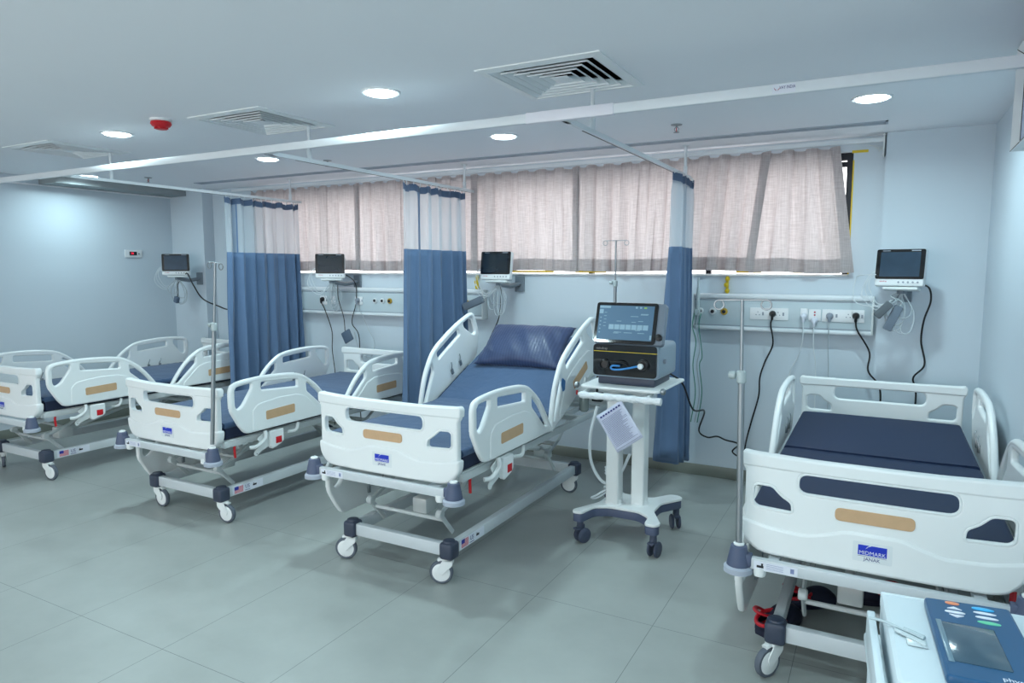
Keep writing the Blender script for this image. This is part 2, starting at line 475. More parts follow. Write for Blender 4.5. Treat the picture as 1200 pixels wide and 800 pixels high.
# ------------------------------------------------------------------ downlights
LENS = mat('lit_diffuser', (255, 255, 255), .5, emit=(225, 246, 255), estr=14)
RIMM = mat('lamp_rim', (235, 238, 240), .4)
def downlight(x, y, label, k=1.0):
    t = thing('downlight', label, 'ceiling light', (x, y, CH), group='round ceiling downlights')
    bm = B(); lathe(bm, [(.078, -.004), (.094, -.009), (.1, -.004), (.1, 0), (.078, 0)], seg=40); link('rim', bm, RIMM, t)
    bm = B(); lathe(bm, [(.079, 0), (.079, -.010), (.07, -.014), (.04, -.016)], seg=40); link('diffuser', bm, LENS, t)
    L = bpy.data.lights.new('lamp_light', 'AREA'); L.shape = 'DISK'; L.size = .15; L.energy = LAMP_W * k; L.color = LAMP_COL
    o = bpy.data.objects.new('lamp_light', L); COL.objects.link(o); o.parent = t; o.location = (0, 0, -.02)
    L.spread = R(166)
    return t
for x, y, lb in ((-2.32, 2.873, 'round white ceiling light in front of the rail, between two square vents'),
                 (-2.33, 4.19, 'round ceiling light above the raised bed, nearest the window curtains'),
                 (-.1, 4.2, 'round ceiling light at the right, above the bare navy mattress'),
                 (-4.57, 2.88, 'round ceiling light beside the red smoke detector'),
                 (-4.51, 4.11, 'round ceiling light just under the middle curtain track'),
                 (-6.88, 4.02, 'round ceiling light near the left wall, hidden behind the left curtain track')):
    downlight(x, y, lb, .6 if x < -6 else 1)
for x, y, lb in ((-2.5, 1.2, 'round ceiling light over the walkway, just above the left top of the frame'), (-.1, 1.2, 'added unseen ceiling light over the walkway, above the medical console'),
                 (-4.6, .6, 'added unseen ceiling light over the walkway, far left and behind the viewpoint'), (-2.5, -1.3, 'added unseen ceiling light behind the viewpoint, left of the window wall middle'),
                 (-.1, -1.3, 'added unseen ceiling light behind the viewpoint, nearest the right wall')):
    downlight(x, y, lb, .6 if x < -2 and y > 0 else 1)  # all but the first are unseen lamps added for overall brightness

# ------------------------------------------------------------------ ceiling diffusers
VW = mat('vent_white', (236, 240, 242), .4)
DUCT = mat('duct_dark', (16, 17, 20), .9)
def ring_quads(bm, h1, z1, h2, z2, th=.0015):
    # four sloped blades between square half-size h1 (height z1) and h2 (height z2)
    for s in ((1, 1), (-1, 1), (-1, -1), (1, -1)): pass
    c1 = [(-h1, -h1, z1), (h1, -h1, z1), (h1, h1, z1), (-h1, h1, z1)]; c2 = [(-h2, -h2, z2), (h2, -h2, z2), (h2, h2, z2), (-h2, h2, z2)]
    lo = [bm.verts.new(p) for p in c1]; hi = [bm.verts.new(p) for p in c2]
    lo2 = [bm.verts.new((p[0], p[1], p[2] + th * 2)) for p in c1]; hi2 = [bm.verts.new((p[0], p[1], p[2] + th * 2)) for p in c2]
    for i in range(4):
        j = (i + 1) % 4
        bm.faces.new((lo[i], lo[j], hi[j], hi[i])); bm.faces.new((lo2[i], lo2[j], hi2[j], hi2[i]))
        bm.faces.new((lo[i], lo[j], lo2[j], lo2[i])); bm.faces.new((hi[i], hi[j], hi2[j], hi2[i]))
def vent(x, y, label):
    t = thing('air_vent', label, 'air vent', (x, y, CH), group='square ceiling air vents')
    bm = B()
    for a in range(4):
        M = Matrix.Rotation(a * PI / 2, 4, 'Z')
        r = [M @ Vector(p) for p in ((-.305, -.305, -.006), (.305, -.305, -.006), (.262, -.262, -.012), (-.262, -.262, -.012))]
        q = [M @ Vector(p) for p in ((-.305, -.305, 0), (.305, -.305, 0), (.262, -.262, .03), (-.262, -.262, .03))]
        V1 = [bm.verts.new(p) for p in r]; V2 = [bm.verts.new(p) for p in q]
        bm.faces.new(V1); bm.faces.new(V2[::-1]); bm.faces.new((V1[0], V1[1], V2[1], V2[0])); bm.faces.new((V1[2], V1[3], V2[3], V2[2]))
    bmesh.ops.remove_doubles(bm, verts=bm.verts, dist=1e-5)
    link('frame', bm, VW, t, ang=10)
    bm = B()
    for k in range(5):
        h = .262 - .045 * k
        ring_quads(bm, h, -.011, h - .001, -.006); ring_quads(bm, h - .001, -.006, h - .038, .014)
    link('louvres', bm, VW, t, ang=10)
    bm = B(); box(bm, -.042, .042, -.042, .042, -.008, -.004, .001); link('centre_plate', bm, VW, t)
    bm = B()
    box(bm, -.272, .272, -.272, .272, .16, .165); box(bm, -.274, -.272, -.272, .272, .03, .16); box(bm, .272, .274, -.272, .272, .03, .16)
    box(bm, -.272, .272, -.274, -.272, .03, .16); box(bm, -.272, .272, .272, .274, .03, .16)
    link('duct_box', bm, DUCT, t)
for (x, y), lb in zip(VENTS, ('square white ceiling air vent, largest, nearest the viewer', 'square white ceiling air vent right of the red smoke detector',
                              'square white ceiling air vent at the far left')):
    vent(x, y, lb)

t = thing('slot_vent', 'long narrow grey slot air vent in the ceiling, parallel to the window', 'air vent', (-3.24, 4.925, CH))
bm = B()
box(bm, -3.22, 3.22, -.05, -.036, -.006, .03); box(bm, -3.22, 3.22, .036, .05, -.006, .03); box(bm, -3.22, -3.205, -.05, .05, -.006, .03); box(bm, 3.205, 3.22, -.05, .05, -.006, .03)
link('frame', bm, mat('slot_alu', (176, 186, 198), .4, .2), t)
bm = B()
k = -3.2
while k < 3.2:
    box(bm, k, k + .012, -.036, .036, .004, .02); k += .03
box(bm, -3.2, 3.2, -.003, .003, -.002, .022)
link('fins', bm, mat('slot_fin', (160, 170, 182), .5), t)
bm = B(); box(bm, -3.2, 3.2, -.036, .036, .07, .075); link('backing', bm, DUCT, t)

# smoke detector and sprinklers
t = thing('smoke_detector', 'small red smoke detector on a white ring under the ceiling', 'smoke detector', (-3.905, 2.74, CH))
bm = B(); lathe(bm, [(.062, 0), (.062, -.012), (.05, -.018), (.02, -.018)], seg=28); link('base', bm, RIMM, t)
bm = B(); lathe(bm, [(.056, -.0181), (.06, -.03), (.05, -.045), (.036, -.05)], seg=28)
lathe(bm, [(.032, -.05), (.032, -.062), (.01, -.066)], seg=20)
for k in range(8):
    a = k * PI / 4; box(bm, .034 * math.cos(a) - .004, .034 * math.cos(a) + .004, .034 * math.sin(a) - .004, .034 * math.sin(a) + .004, -.06, -.048)
link('red_body', bm, REDP, t)
def sprinkler(x, y, lb):
    t = thing('sprinkler_head', lb, 'sprinkler', (x, y, CH), group='ceiling sprinklers')
    bm = B(); lathe(bm, [(.036, 0), (.034, -.004), (.012, -.008)], seg=20); link('escutcheon', bm, CHROME, t)
    bm = B(); lathe(bm, [(.007, -.0081), (.007, -.018)], seg=10); tube(bm, [(.007, 0, -.016), (.014, 0, -.03), (.003, 0, -.046)], .0025, 6); tube(bm, [(-.007, 0, -.016), (-.014, 0, -.03), (-.003, 0, -.046)], .0025, 6)
    lathe(bm, [(.004, -.045), (.018, -.047), (.018, -.049)], seg=16); link('head', bm, CHROME, t)
    bm = B(); lathe(bm, [(.003, -.0185), (.003, -.044)], seg=8); link('glass_bulb', bm, REDP, t)
sprinkler(-1.194, 4.39, 'small sprinkler head with red bulb near the right curtain track')
sprinkler(-6.485, 4.38, 'small sprinkler head at the far left, by the left curtain track')
sprinkler(-4.15, 4.42, 'small sprinkler head beside the middle curtain track')

# ------------------------------------------------------------------ curtain tracks
TRK = mat('track_white', (226, 232, 236), .35)
TZ = 2.32
t = thing('curtain_rail', 'long white rail hung across the whole ceiling, carrying the curtain tracks', 'curtain rail', (0, 2.92, 2.33))
bm = B(); box(bm, XL, XR - .14, -.013, .013, -.021, .021, .003); link('rail', bm, TRK, t)
bm = B(); box(bm, -1.50, -1.07, -.0165, .0165, -.0245, .0245, .003); link('joint_sleeve', bm, mat('sleeve_white', (232, 232, 240), .35), t)
M = Matrix.Translation((-.375, -.014, 0))
st = link('brand_sticker', plate([[(-.042, -.017), (.042, -.017), (.042, .017), (-.042, .017)]], .001, .0003, off=(-.375, -.0138, 0)), STICK, t)
bm = B()
for s in (-1, 1):
    for k in range(4):
        a = bm.verts.new((-.4 + s * .002, -.0148, -.008 + k * .002)); b_ = bm.verts.new((-.4 + s * (.012 - k * .0015), -.0148, .009 - k * .003)); c = bm.verts.new((-.4 + s * (.009 - k * .001), -.0148, .0 - k * .001))
        bm.faces.new((a, b_, c))
link('sticker_emblem', bm, mat('emblem_red', (170, 40, 70), .5), st)
link('sticker_text', join([text_mesh('VAY INDIA', .0165, off=(-.362, -.0147, .004), sx=.72, ext=.0006)]), INKN, st)

def track(x, lb):
    t = thing('curtain_track', lb, 'curtain track', (x, 2.94, TZ), group='cubicle curtain tracks')
    bm = B(); pts = [(.1, .002, 0), (.06, .004, 0), (.02, .03, 0), (0, .08, 0), (0, .2, 0), (0, 2.34, 0)]
    P = catmull(pts, 5)
    prof = [(-.011, -.011), (.011, -.011), (.013, .011), (-.013, .011)]
    rings = []
    for i, p in enumerate(P):
        d = ((P[min(i + 1, len(P) - 1)] - P[max(i - 1, 0)])).normalized(); s = Vector((d.y, -d.x, 0))
        rings.append([bm.verts.new(p + s * a + Vector((0, 0, b_))) for a, b_ in prof])
    for a, b_ in zip(rings, rings[1:]):
        for k in range(4): bm.faces.new((a[k], a[(k + 1) % 4], b_[(k + 1) % 4], b_[k]))
    bm.faces.new(rings[0]); bm.faces.new(rings[-1][::-1])
    link('track', bm, TRK, t, ang=30)
    bm = B()
    for y in (.36, 2.2):
        lathe(bm, [(.028, CH - TZ), (.028, CH - TZ - .005), (.012, CH - TZ - .008), (.011, .07), (.015, .068), (.015, .011)], (0, y, 0), 14)
    link('hanger_rods', bm, TRK, t)
    bm = B(); box(bm, -.0115, -.004, .25, 2.3, -.0125, -.0112); link('track_slot', bm, BLACK, t)
TX = (-1.325, -3.25, -5.34)
track(TX[0], 'white curtain track at the right, running to the narrow blue curtain')
track(TX[1], 'white curtain track in the middle, running back to the window')
track(TX[2], 'white curtain track at the left, above the widest blue curtain')

def cubicle_curtain(x, y0, y1, lb, zb0, zb1, flare, amp=.05, folds=7, seed=1, edge=None):
    t = thing('cubicle_curtain', lb, 'curtain', (x, (y0 + y1) / 2, 0), group='blue cubicle curtains')
    rnd = random.Random(seed)
    ph = [rnd.uniform(0, 6.28) for _ in range(4)]
    W = (y1 - y0) / 2
    N = folds * 16
    def pt(u, z):           # u 0..1
        u = u + .045 * math.sin(2 * PI * u * 1.5 + ph[1]) * min(1, 6 * u * (1 - u))
        d = max(0, (1.79 - z) / 1.6)
        fl = 1 + flare * d * (1.4 if u < .5 else .45)
        yy = (u - .5) * 2 * W * fl
        a = amp * (.55 + .6 * d) * (.75 + .35 * math.sin(5 * u + ph[0]))
        wav = math.sin(2 * PI * folds * u + .5 * math.sin(3 * z + ph[1]) * d)
        wav2 = .35 * math.sin(2 * PI * folds * 1.7 * u + ph[2] + z)
        yy += .012 * math.cos(2 * PI * folds * u * 2 + ph[3])
        xx = a * (wav + wav2) * (1 if z < 2.2 else .8)
        return xx, yy
    def grid(z0f, z1f, nz, name, m, parent, off=0):
        bm = B(); rows = []
        for j in range(nz + 1):
            row = []
            for i in range(N + 1):
                u = i / N
                z = z0f(u) + (z1f(u) - z0f(u)) * j / nz
                xx, yy = pt(u, z)
                row.append(bm.verts.new((xx + off, yy, z)))
            rows.append(row)
        for a, b_ in zip(rows, rows[1:]):
            for i in range(N): bm.faces.new((a[i], a[i + 1], b_[i + 1], b_[i]))
        return link(name, bm, m, parent, ang=180)
    dip = lambda u: .018 * abs(math.sin(PI * folds * u))
    bl = lambda u: zb0 + (zb1 - zb0) * u + .03 * math.sin(9 * u + ph[0])
    b_ = grid(bl, lambda u: 1.79, 26, 'cloth', DRAPE, t)
    md = b_.modifiers.new('t', 'SOLIDIFY'); md.thickness = .003
    grid(lambda u: 1.79, lambda u: 2.243 - dip(u), 8, 'net', NET, t)
    grid(lambda u: 2.243 - dip(u), lambda u: 2.297 - dip(u), 2, 'heading_tape', DRAPEH, t)
    bm = B()
    for k in range(folds * 2 + 1):
        u = min(.99, max(.01, k / (folds * 2))); xx, yy = pt(u, 2.297)
        z = 2.29 - dip(u)
        tube(bm, [(xx, yy, z), (xx * .5, yy, z + .012), (0, yy, TZ - .009)], .003, 5, 2)
    link('hooks', bm, WCABLE, t)
    # vertical seam band of solid blue through the net on the leading edge
    s0 = edge or .55
    bm = B(); rows = []
    for j in range(9):
        z = 1.79 + (2.243 - .01 - 1.79) * j / 8
        rows.append([bm.verts.new((pt(u, z)[0] + .004, pt(u, z)[1], z)) for u in (s0, s0 + .02, s0 + .04)])
    for a, b2 in zip(rows, rows[1:]):
        for i in range(2): bm.faces.new((a[i], a[i + 1], b2[i + 1], b2[i]))
    link('seam', bm, DRAPE, t, ang=180)
    return t
cubicle_curtain(TX[0] + .035, 4.73, 5.25, 'narrow blue cubicle curtain with net top behind the ventilator cart',   .30, .14, .42, amp=.072, folds=5, seed=3)
cubicle_curtain(TX[1], 4.25, 5.13, 'blue cubicle curtain with net top just left of the raised bed', .25, .2, .1, amp=.06, folds=6, seed=5, edge=.2)
cubicle_curtain(TX[2], 4.34, 5.24, 'widest blue cubicle curtain, left of the other two', .2, .2, .12, amp=.065, folds=7, seed=8, edge=.08)

# ------------------------------------------------------------------ window curtains
t = thing('window_curtain_rail', 'white rail above the pink-grey window curtains', 'curtain rail', (-3.1, 5.31, 2.49))
bm = B(); box(bm, -3.3, 3.06, -.012, .012, -.006, .022, .002); link('rail', bm, TRK, t)
bm = B()
for x in (-2.9, -1.5, 0, 1.5, 2.9): box(bm, x - .01, x + .01, .008, .078, 0, .01)
link('brackets', bm, TRK, t)
bm = B()
for k in range(6): tube(bm, [(2.95 + .02 * k, .02, -.015 - .006 * k), (3.03, .03, -.03 - .008 * k), (3.06, .04, -.04)], .0015, 4, 2)
box(bm, 3.055, 3.065, -.02, .078, -.1, .045); link('end_bracket', bm, OFFP, t)
def window_curtain(xa, xb, lb, seed, yo=0, xa2=None, xb2=None, zb=1.619, lift=0):
    t = thing('window_curtain', lb, 'curtain', ((xa + xb) / 2, 5.335, zb), group='linen curtains along the window')
    rnd = random.Random(seed); cx = (xa + xb) / 2
    xa2 = xa2 if xa2 is not None else xa; xb2 = xb2 if xb2 is not None else xb
    folds = max(3, int((xb - xa) / .145)); N = folds * 14
    fr = [rnd.uniform(.7, 1.3) for _ in range(folds + 1)]
    amps = [rnd.uniform(.5, 1.2) for _ in range(folds + 2)]
    def pt(u, z):
        k = (z - zb) / .86
        x = (xa2 + (xb2 - xa2) * u) * (1 - k) + (xa + (xb - xa) * u) * k
        f = u * folds; i = int(min(f, folds - 1)); fr_ = f - i
        a = (amps[i] * (1 - fr_) + amps[i + 1] * fr_)
        y = .028 * a * math.sin(2 * PI * f + .7 * math.sin(2.3 * z + i)) * (.6 + .5 * (1 - k))
        y += .006 * math.sin(2 * PI * f * 2.3 + z * 4)
        e = min(u, 1 - u) * (xb - xa)
        y = y * min(1, .12 + e / .09) + yo
        x += .012 * math.sin(4 * PI * f + 1)
        return x - cx, y
    def grid(z0f, z1f, nz, name, off=0):
        bm = B(); rows = []
        for j in range(nz + 1):
            row = []
            for i in range(N + 1):
                u = i / N; z = z0f(u) + (z1f(u) - z0f(u)) * j / nz; xx, yy = pt(u, z)
                row.append(bm.verts.new((xx, yy + off, z - zb)))
            rows.append(row)
        for a, b_ in zip(rows, rows[1:]):
            for i in range(N): bm.faces.new((a[i], a[i + 1], b_[i + 1], b_[i]))
        return link(name, bm, LINEN, t, ang=180)
    lf = lambda u: lift * max(0, math.sin(PI * min(1, u * 1.6))) + (.007 * math.sin(u * 7 + seed))
    top = lambda u: 2.472 + .010 * math.cos(2 * PI * u * folds)
    grid(lambda u: zb + lf(u), top, 14, 'cloth')
    grid(lambda u: zb + lf(u), lambda u: zb + .1 + lf(u), 3, 'hem', -.004)
    grid(lambda u: top(u) - .03, top, 1, 'heading', -.003)
    # doubled side turnings
    for nm, ua, ub in (('side_turning', 0, .03 / (xb - xa)), ('side_turning', 1 - .035 / (xb - xa), 1)):
        bm = B(); rows = []
        for j in range(13):
            z = zb + .012 + (2.46 - zb - .02) * j / 12
            rows.append([bm.verts.new((pt(ua + (ub - ua) * i / 3, z)[0], pt(ua + (ub - ua) * i / 3, z)[1] - .005, z - zb)) for i in range(4)])
        for a, b_ in zip(rows, rows[1:]):
            for i in range(3): bm.faces.new((a[i], a[i + 1], b_[i + 1], b_[i]))
        link(nm, bm, LINEN, t, ang=180)
    return t
window_curtain(-6.15, -4.62, 'linen window curtain at the far left, behind the widest blue curtain', 2, yo=.008)
window_curtain(-4.645, -3.245, 'linen window curtain on both sides of the middle blue curtain', 3, yo=-.008)
window_curtain(-3.27, -2.26, 'linen window curtain directly above the pillow of the raised bed', 4, yo=.008)
window_curtain(-2.285, -.765, 'linen window curtain behind the narrow blue curtain', 9, xb2=-.865, yo=-.008)
window_curtain(-.79, -.315, 'rightmost linen window curtain, its lower corner flared outwards', 6, xa2=-.895, yo=.008, xb2=-.19, zb=1.608)

# ------------------------------------------------------------------ hospital beds
MC = {}
def cached(key, f):
    if key not in MC: MC[key] = f()
    return MC[key]
def part(name, key, f, m, parent, loc=None, rot=None, ang=38, label=None):
    """f returns a bmesh or a Mesh; the mesh is shared by every bed"""
    def mk():
        g = f()
        if isinstance(g, bmesh.types.BMesh):
            d = bpy.data.meshes.new(name); bmesh.ops.recalc_face_normals(g, faces=g.faces); g.to_mesh(d); g.free(); g = fin(d, ang)
        g.name = name
        g.materials.append(m)
        return g
    me = cached(key, mk)
    o = bpy.data.objects.new(name, me); COL.objects.link(o); o.parent = parent
    if loc: o.location = loc
    if rot: o.rotation_euler = rot
    if label: o['label'] = label
    return o

def mirror(pts): return [(-x, z) for x, z in pts][::-1]
def bow(me, s=1, k=.026, sgn=1):
    bisect_all(me, [-.44, -.40, -.36, -.31, -.26, -.2, -.12, 0, .12, .2, .26, .31, .36, .40, .44])
    for v in me.vertices: v.co.y += sgn * k * (abs(v.co.x) / .47) ** 2.6
    return fin(me)

BOT = [(-.36, .545), (-.40, .553), (-.437, .59), (-.452, .625)]
OUT = [(-.36, .545), (-.40, .553), (-.437, .592), (-.448, .63), (-.448, .86), (-.458, .872), (-.46, .905), (-.452, .922), (-.43, .917), (-.2, .912),
       (.2, .912), (.43, .917), (.452, .922), (.46, .905), (.458, .872), (.448, .86), (.448, .63), (.437, .592), (.40, .553), (.36, .545)]
SLOT = roundpoly([(-.255, .798), (.255, .798), (.255, .876), (-.255, .876)], .04, 6)
HOLE = [(.272, .724), (.275, .757), (.312, .778), (.346, .812), (.402, .812), (.416, .80), (.416, .735), (.40, .72), (.28, .718)]
HOLE = roundpoly(HOLE, .014, 3)
def board(sgn=1): return bow(plate([roundpoly(OUT, .012, 3), SLOT, HOLE, mirror(HOLE)], .036, .01, res=2), sgn=sgn)
def board_lower(sgn=1):
    ol = [(-.36, .541), (-.405, .55), (-.445, .59), (-.458, .625), (-.459, .664), (-.44, .668), (-.35, .652), (-.22, .648), (-.16, .665), (-.09, .69), (.09, .69), (.16, .665), (.22, .648), (.35, .652), (.44, .668), (.459, .664), (.458, .625), (.445, .59), (.405, .55), (.36, .541)]
    return bow(plate([roundpoly(ol, .02, 3)], .052, .012, res=2), sgn=sgn)
def board_rim(sgn=1):
    ol = [(-.455, .866), (-.464, .872), (-.466, .91), (-.455, .925), (-.43, .921), (-.2, .916), (.2, .916), (.43, .921), (.455, .925), (.466, .91), (.464, .872), (.455, .866)]
    return bow(plate([roundpoly(ol, .008, 3)], .046, .008, off=(0, 0, .012), res=2), sgn=sgn)
def hole_rims():
    ms = []
    def ring(pts, r):
        bm = B(); tube(bm, [(x, -.017, z) for x, z in pts], r, 6, 1, closed=True); me = bpy.data.meshes.new('r'); bm.to_mesh(me); bm.free(); return me
    return bow(_merge([ring(SLOT, .004), ring(HOLE, .0045), ring(mirror(HOLE), .0045)]))
def _merge(ms):
    bm = join(ms); me = bpy.data.meshes.new('m'); bm.to_mesh(me); bm.free(); return me

def add_end_board(bed, y, dz, foot=True):
    s = 1 if foot else -1
    k = 'f' if foot else 'h'
    nm = 'footboard' if foot else 'headboard'
    fb = part(nm, nm, lambda: board(1 if foot else -1), WHITEP, bed, (0, y, dz))
    part('lower_panel', nm + 'low', lambda: board_lower(s), WHITEP, fb)
    part('top_rim', nm + 'rim', lambda: board_rim(s), WHITEP, fb)
    if foot:
        part('hole_rims', 'fbhr', hole_rims, WHITEP, fb)
        part('wood_inlay', 'fbwood', lambda: plate([roundpoly([(-.127, .722), (.127, .722), (.127, .77), (-.127, .77)], .02, 5)], .004, .001, off=(0, -.0195, 0)), WOOD, fb)
        lb = part('brand_label', 'fblab', lambda: plate([roundpoly([(-.063, .587), (.063, .587), (.063, .66), (-.063, .66)], .004)], .001, .0003, off=(0, -.0265, 0)), mat('clear_label', (226, 232, 234), .3), fb)
        def logo():
            blue = [(-.046, .612), (.046, .612), (.046, .649), (-.002, .649), (-.014, .643), (-.022, .634), (-.018, .642), (-.010, .649), (-.046, .649)]
            return plate([blue], .0008, .0002, off=(0, -.0274, 0))
        part('logo_patch', 'fblogo', logo, BLUEL, lb)
        part('logo_lettering', 'fblt', lambda: text_mesh('MIDMARK', .0195, off=(0, -.0279, .6205), sx=.98, ext=.0003), STICK, lb)
        def lt2():
            bm = join([text_mesh('JANAK', .0165, off=(0, -.0273, .5975), sx=1.05, ext=.0003)]); box(bm, -.046, .046, -.0274, -.027, .6075, .6085); return bm
        part('company_lettering', 'fblt2', lt2, INKN, lb)
    else:
        def tri():
            bm = B()
            for sx in (-1, 1):
                p = [(-.012, .695), (.012, .695), (0, .715)]
                m = plate([[(a + sx * .345, b) for a, b in p]], .001, .0003, off=(0, -.0195 , 0)); bm.from_mesh(m)
            return bm
        part('warning_labels', 'hbtri', tri, YEL, fb)
        def grips():
            bm = B()
            for sx in (-1, 1): tube(bm, [(sx * .345 - .07, -.022, .66), (sx * .345 - .05, -.022, .676), (sx * .345 + .05, -.022, .676), (sx * .345 + .07, -.022, .66)], .006, 6)
            return bm
        part('grip_ridges', 'hbgrip', grips, WHITEP, fb)
    return fb

SR_OUT = [(.055, .765), (.055, .905), (.07, .93), (.10, .942), (.30, .953), (.5, .946), (.62, .930), (.70, .897), (.80, .825), (.90, .72), (.968, .615), (.955, .600), (.19, .600), (.155, .61), (.115, .66)]
SR_A = [(.092, .80), (.092, .90), (.112, .914), (.225, .922), (.222, .885), (.148, .79), (.118, .772), (.098, .778)]
SR_B = [(.30, .919), (.615, .897), (.615, .845), (.30, .868)]
SR_C = [(.695, .862), (.745, .832), (.80, .785), (.87, .71), (.912, .645), (.88, .645), (.700, .80)]
SR_IN = [(.215, .605), (.22, .745), (.265, .783), (.45, .80), (.60, .795), (.68, .77), (.83, .64), (.84, .605)]
def side_rail(bed, head, sx, loc, rot=None, wood=True, dropped=False):
    mir = 2.02 if head else None
    f = (lambda L: [(2.02 - y, z) for y, z in L][::-1]) if head else (lambda L: L)
    k = 'h' if head else 'f'
    sr = part('side_rail', 'sr' + k, lambda: plate([roundpoly(f(SR_OUT), .02, 4), roundpoly(f(SR_A), .012, 3), roundpoly(f(SR_B), .012, 3), roundpoly(f(SR_C), .012, 3)], .030, .011, 'YZ', res=2), WHITEP, bed, loc, rot)
    def rail():
        bm = B(); P = [(0, y, z - .015) for y, z in f([(.068, .80), (.068, .90), (.085, .925), (.12, .945), (.30, .957), (.5, .950), (.62, .933), (.70, .898), (.80, .824), (.89, .72), (.958, .622)])]
        tube(bm, P, .0175, 10, 4); return bm
    part('top_rail', 'srr' + k, rail, WHITEP, sr)
    part('raised_panel', 'sri%s%d' % (k, sx), lambda: plate([roundpoly(f(SR_IN), .02, 4)], .014, .006, 'YZ', off=(sx * .013, 0, 0), res=2), WHITEP, sr)
    wy = (.325, .575) if not head else (1.445, 1.695)
    part('wood_inlay', 'srw%s%d' % (k, sx), lambda: plate([roundpoly([(wy[0], .665), (wy[1], .672), (wy[1], .732), (wy[0], .725)], .012, 4)], .003, .001, 'YZ', off=(sx * .0205, 0, 0)), WOOD, sr)
    def clips():
        bm = B(); yc = .45 if not head else 1.57
        for dy in (-.06, .06):
            box(bm, -sx * .020 - .006, -sx * .020 + .006, yc + dy - .012, yc + dy + .012, .66, .70, .003)
            tube(bm, [(-sx * .024, yc + dy - .01, .70), (-sx * .03, yc + dy, .73), (-sx * .024, yc + dy + .012, .75)], .004, 6)
        return bm
    part('latch_clips', 'srx%s%d' % (k, sx), clips, CHROME, sr)
    return sr

def castor(bed, x, y, ang, brake=True):
    c = part('castor', 'castor', castor_fork, WHITEP, bed, (x, y, 0), (0, 0, ang))
    def tyre():
        bm = B(); lathe(bm, [(.048, -.013), (.058, -.013), (.0625, -.007), (.0625, .007), (.058, .013), (.048, .013)], (.042, 0, .0625), 28, 'Y'); return bm
    part('tyre', 'tyre', tyre, TYRE, c)
    def hub():
        bm = B(); lathe(bm, [(.012, -.0175), (.03, -.0165), (.047, -.0135), (.05, -.012), (.05, .012), (.047, .0135), (.03, .0165), (.012, .0175)], (.042, 0, .0625), 28, 'Y'); return bm
    part('wheel_hub', 'hub', hub, WHITEP, c)
    if brake:
        def ped():
            bm = B(); tube(bm, [(-.008, 0, .125), (.03, 0, .133), (.06, 0, .128)], .009, 8, 3, squash=1.8); return bm
        part('brake_pedal', 'bped', ped, WHITEP, c)
    return c
def castor_fork():
    bm = B()
    lathe(bm, [(.016, .10), (.022, .118), (.022, .15)], (0, 0, 0), 18)
    for s in (-1, 1):
        m = plate([roundpoly([(-.022, .135), (.03, .135), (.062, .085), (.057, .055), (.037, .05), (.012, .075), (-.02, .105)], .01, 3)], .006, .002, 'XZ', off=(0, s * .021, 0)); bm.from_mesh(m)
    box(bm, -.022, .034, -.024, .024, .127, .14, .003)
    return bm

def base_frame():
    bm = B()
    for s in (-1, 1): box(bm, s * .325 - .02, s * .325 + .02, .14, 1.72, .152, .216, .004)
    box(bm, -.30, .30, .08, .12, .15, .216, .004); box(bm, -.30, .30, 1.73, 1.77, .15, .216, .004)
    return bm
def corner_cap(): 
    bm = B(); box(bm, -.040, .040, -.042, .042, .138, .228, .016, 3)
    lathe(bm, [(.034, .228), (.031, .235), (.02, .238)], seg=20); return bm
def lift_arms():
    bm = B()
    for y0 in (.17,):
        for s in (-1, 1):
            x = s * .235
            tube(bm, [(x, y0 + .10, .20), (x, y0 - .02, .335)], .015, 8, 1, squash=.6)
            lathe(bm, [(.02, -.017), (.024, -.012), (.024, .012), (.02, .017)], (x, y0 - .02, .335), 16, 'X')
            tube(bm, [(x, y0 - .02, .335), (x, y0 + .16, .395), (x, y0 + .34, .51), (x, y0 + .36, .55)], .014, 8, 1, squash=.6)
        tube(bm, [(-.235, y0 + .02, .29), (.235, y0 + .02, .29)], .011, 8, 1)
        tube(bm, [(-.235, y0 + .12, .385), (.235, y0 + .12, .385)], .011, 8, 1)
    return bm
def actuators():
    bm = B()
    tube(bm, [(-.08, .45, .27), (-.06, 1.35, .47)], .022, 10, 1); tube(bm, [(.1, 1.75, .3), (.08, 1.05, .5)], .02, 10, 1)
    box(bm, -.12, -.02, .38, .5, .22, .31, .01); box(bm, .06, .15, 1.6, 1.74, .25, .34, .01); box(bm, -.06, .08, .75, 1.0, .47, .56, .01)
    return bm
def platform():
    bm = B()
    for s in (-1, 1):
        box(bm, s * .44 - .014, s * .44 + .014, .04, 2.08, .548, .588, .003)
        box(bm, s * .25 - .015, s * .25 + .015, .06, 2.05, .535, .565, .003)
    for y in (.05, .55, 1.06, 1.6, 2.05): box(bm, -.43, .43, y - .02, y + .02, .55, .585, .003)
    return bm
def deck(y0, y1):
    bm = B()
    for i in range(9):
        x = -.40 + i * .1; box(bm, x - .038, x + .038, y0, y1, -.006, .002, .002)
    box(bm, -.435, .435, y0, y0 + .03, -.012, -.004); box(bm, -.435, .435, y1 - .03, y1, -.012, -.004)
    return bm
def foot_bar():
    bm = B(); box(bm, -.41, .41, -.065, -.035, .490, .535, .005)
    for s in (-1, 1):
        box(bm, s * .33 - .02, s * .33 + .02, -.04, .09, .50, .53, .004)
    return bm
def bumper():
    bm = B(); lathe(bm, [(.026, .573), (.03, .57), (.044, .50), (.044, .492)], seg=28); box(bm, -.0, .05, -.02, .02, .497, .545, .006); return bm
def bumper_ring():
    bm = B(); lathe(bm, [(.046, .494), (.054, .487), (.055, .468), (.044, .464), (.02, .464)], seg=28); return bm
def socket():
    bm = B(); lathe(bm, [(.02, .5735), (.021, .580), (.014, .584), (.013, .575)], seg=20); return bm
def peg():
    bm = B(); lathe(bm, [(.022, .5), (.024, .478), (.02, .466), (.01, .463)], seg=20); return bm
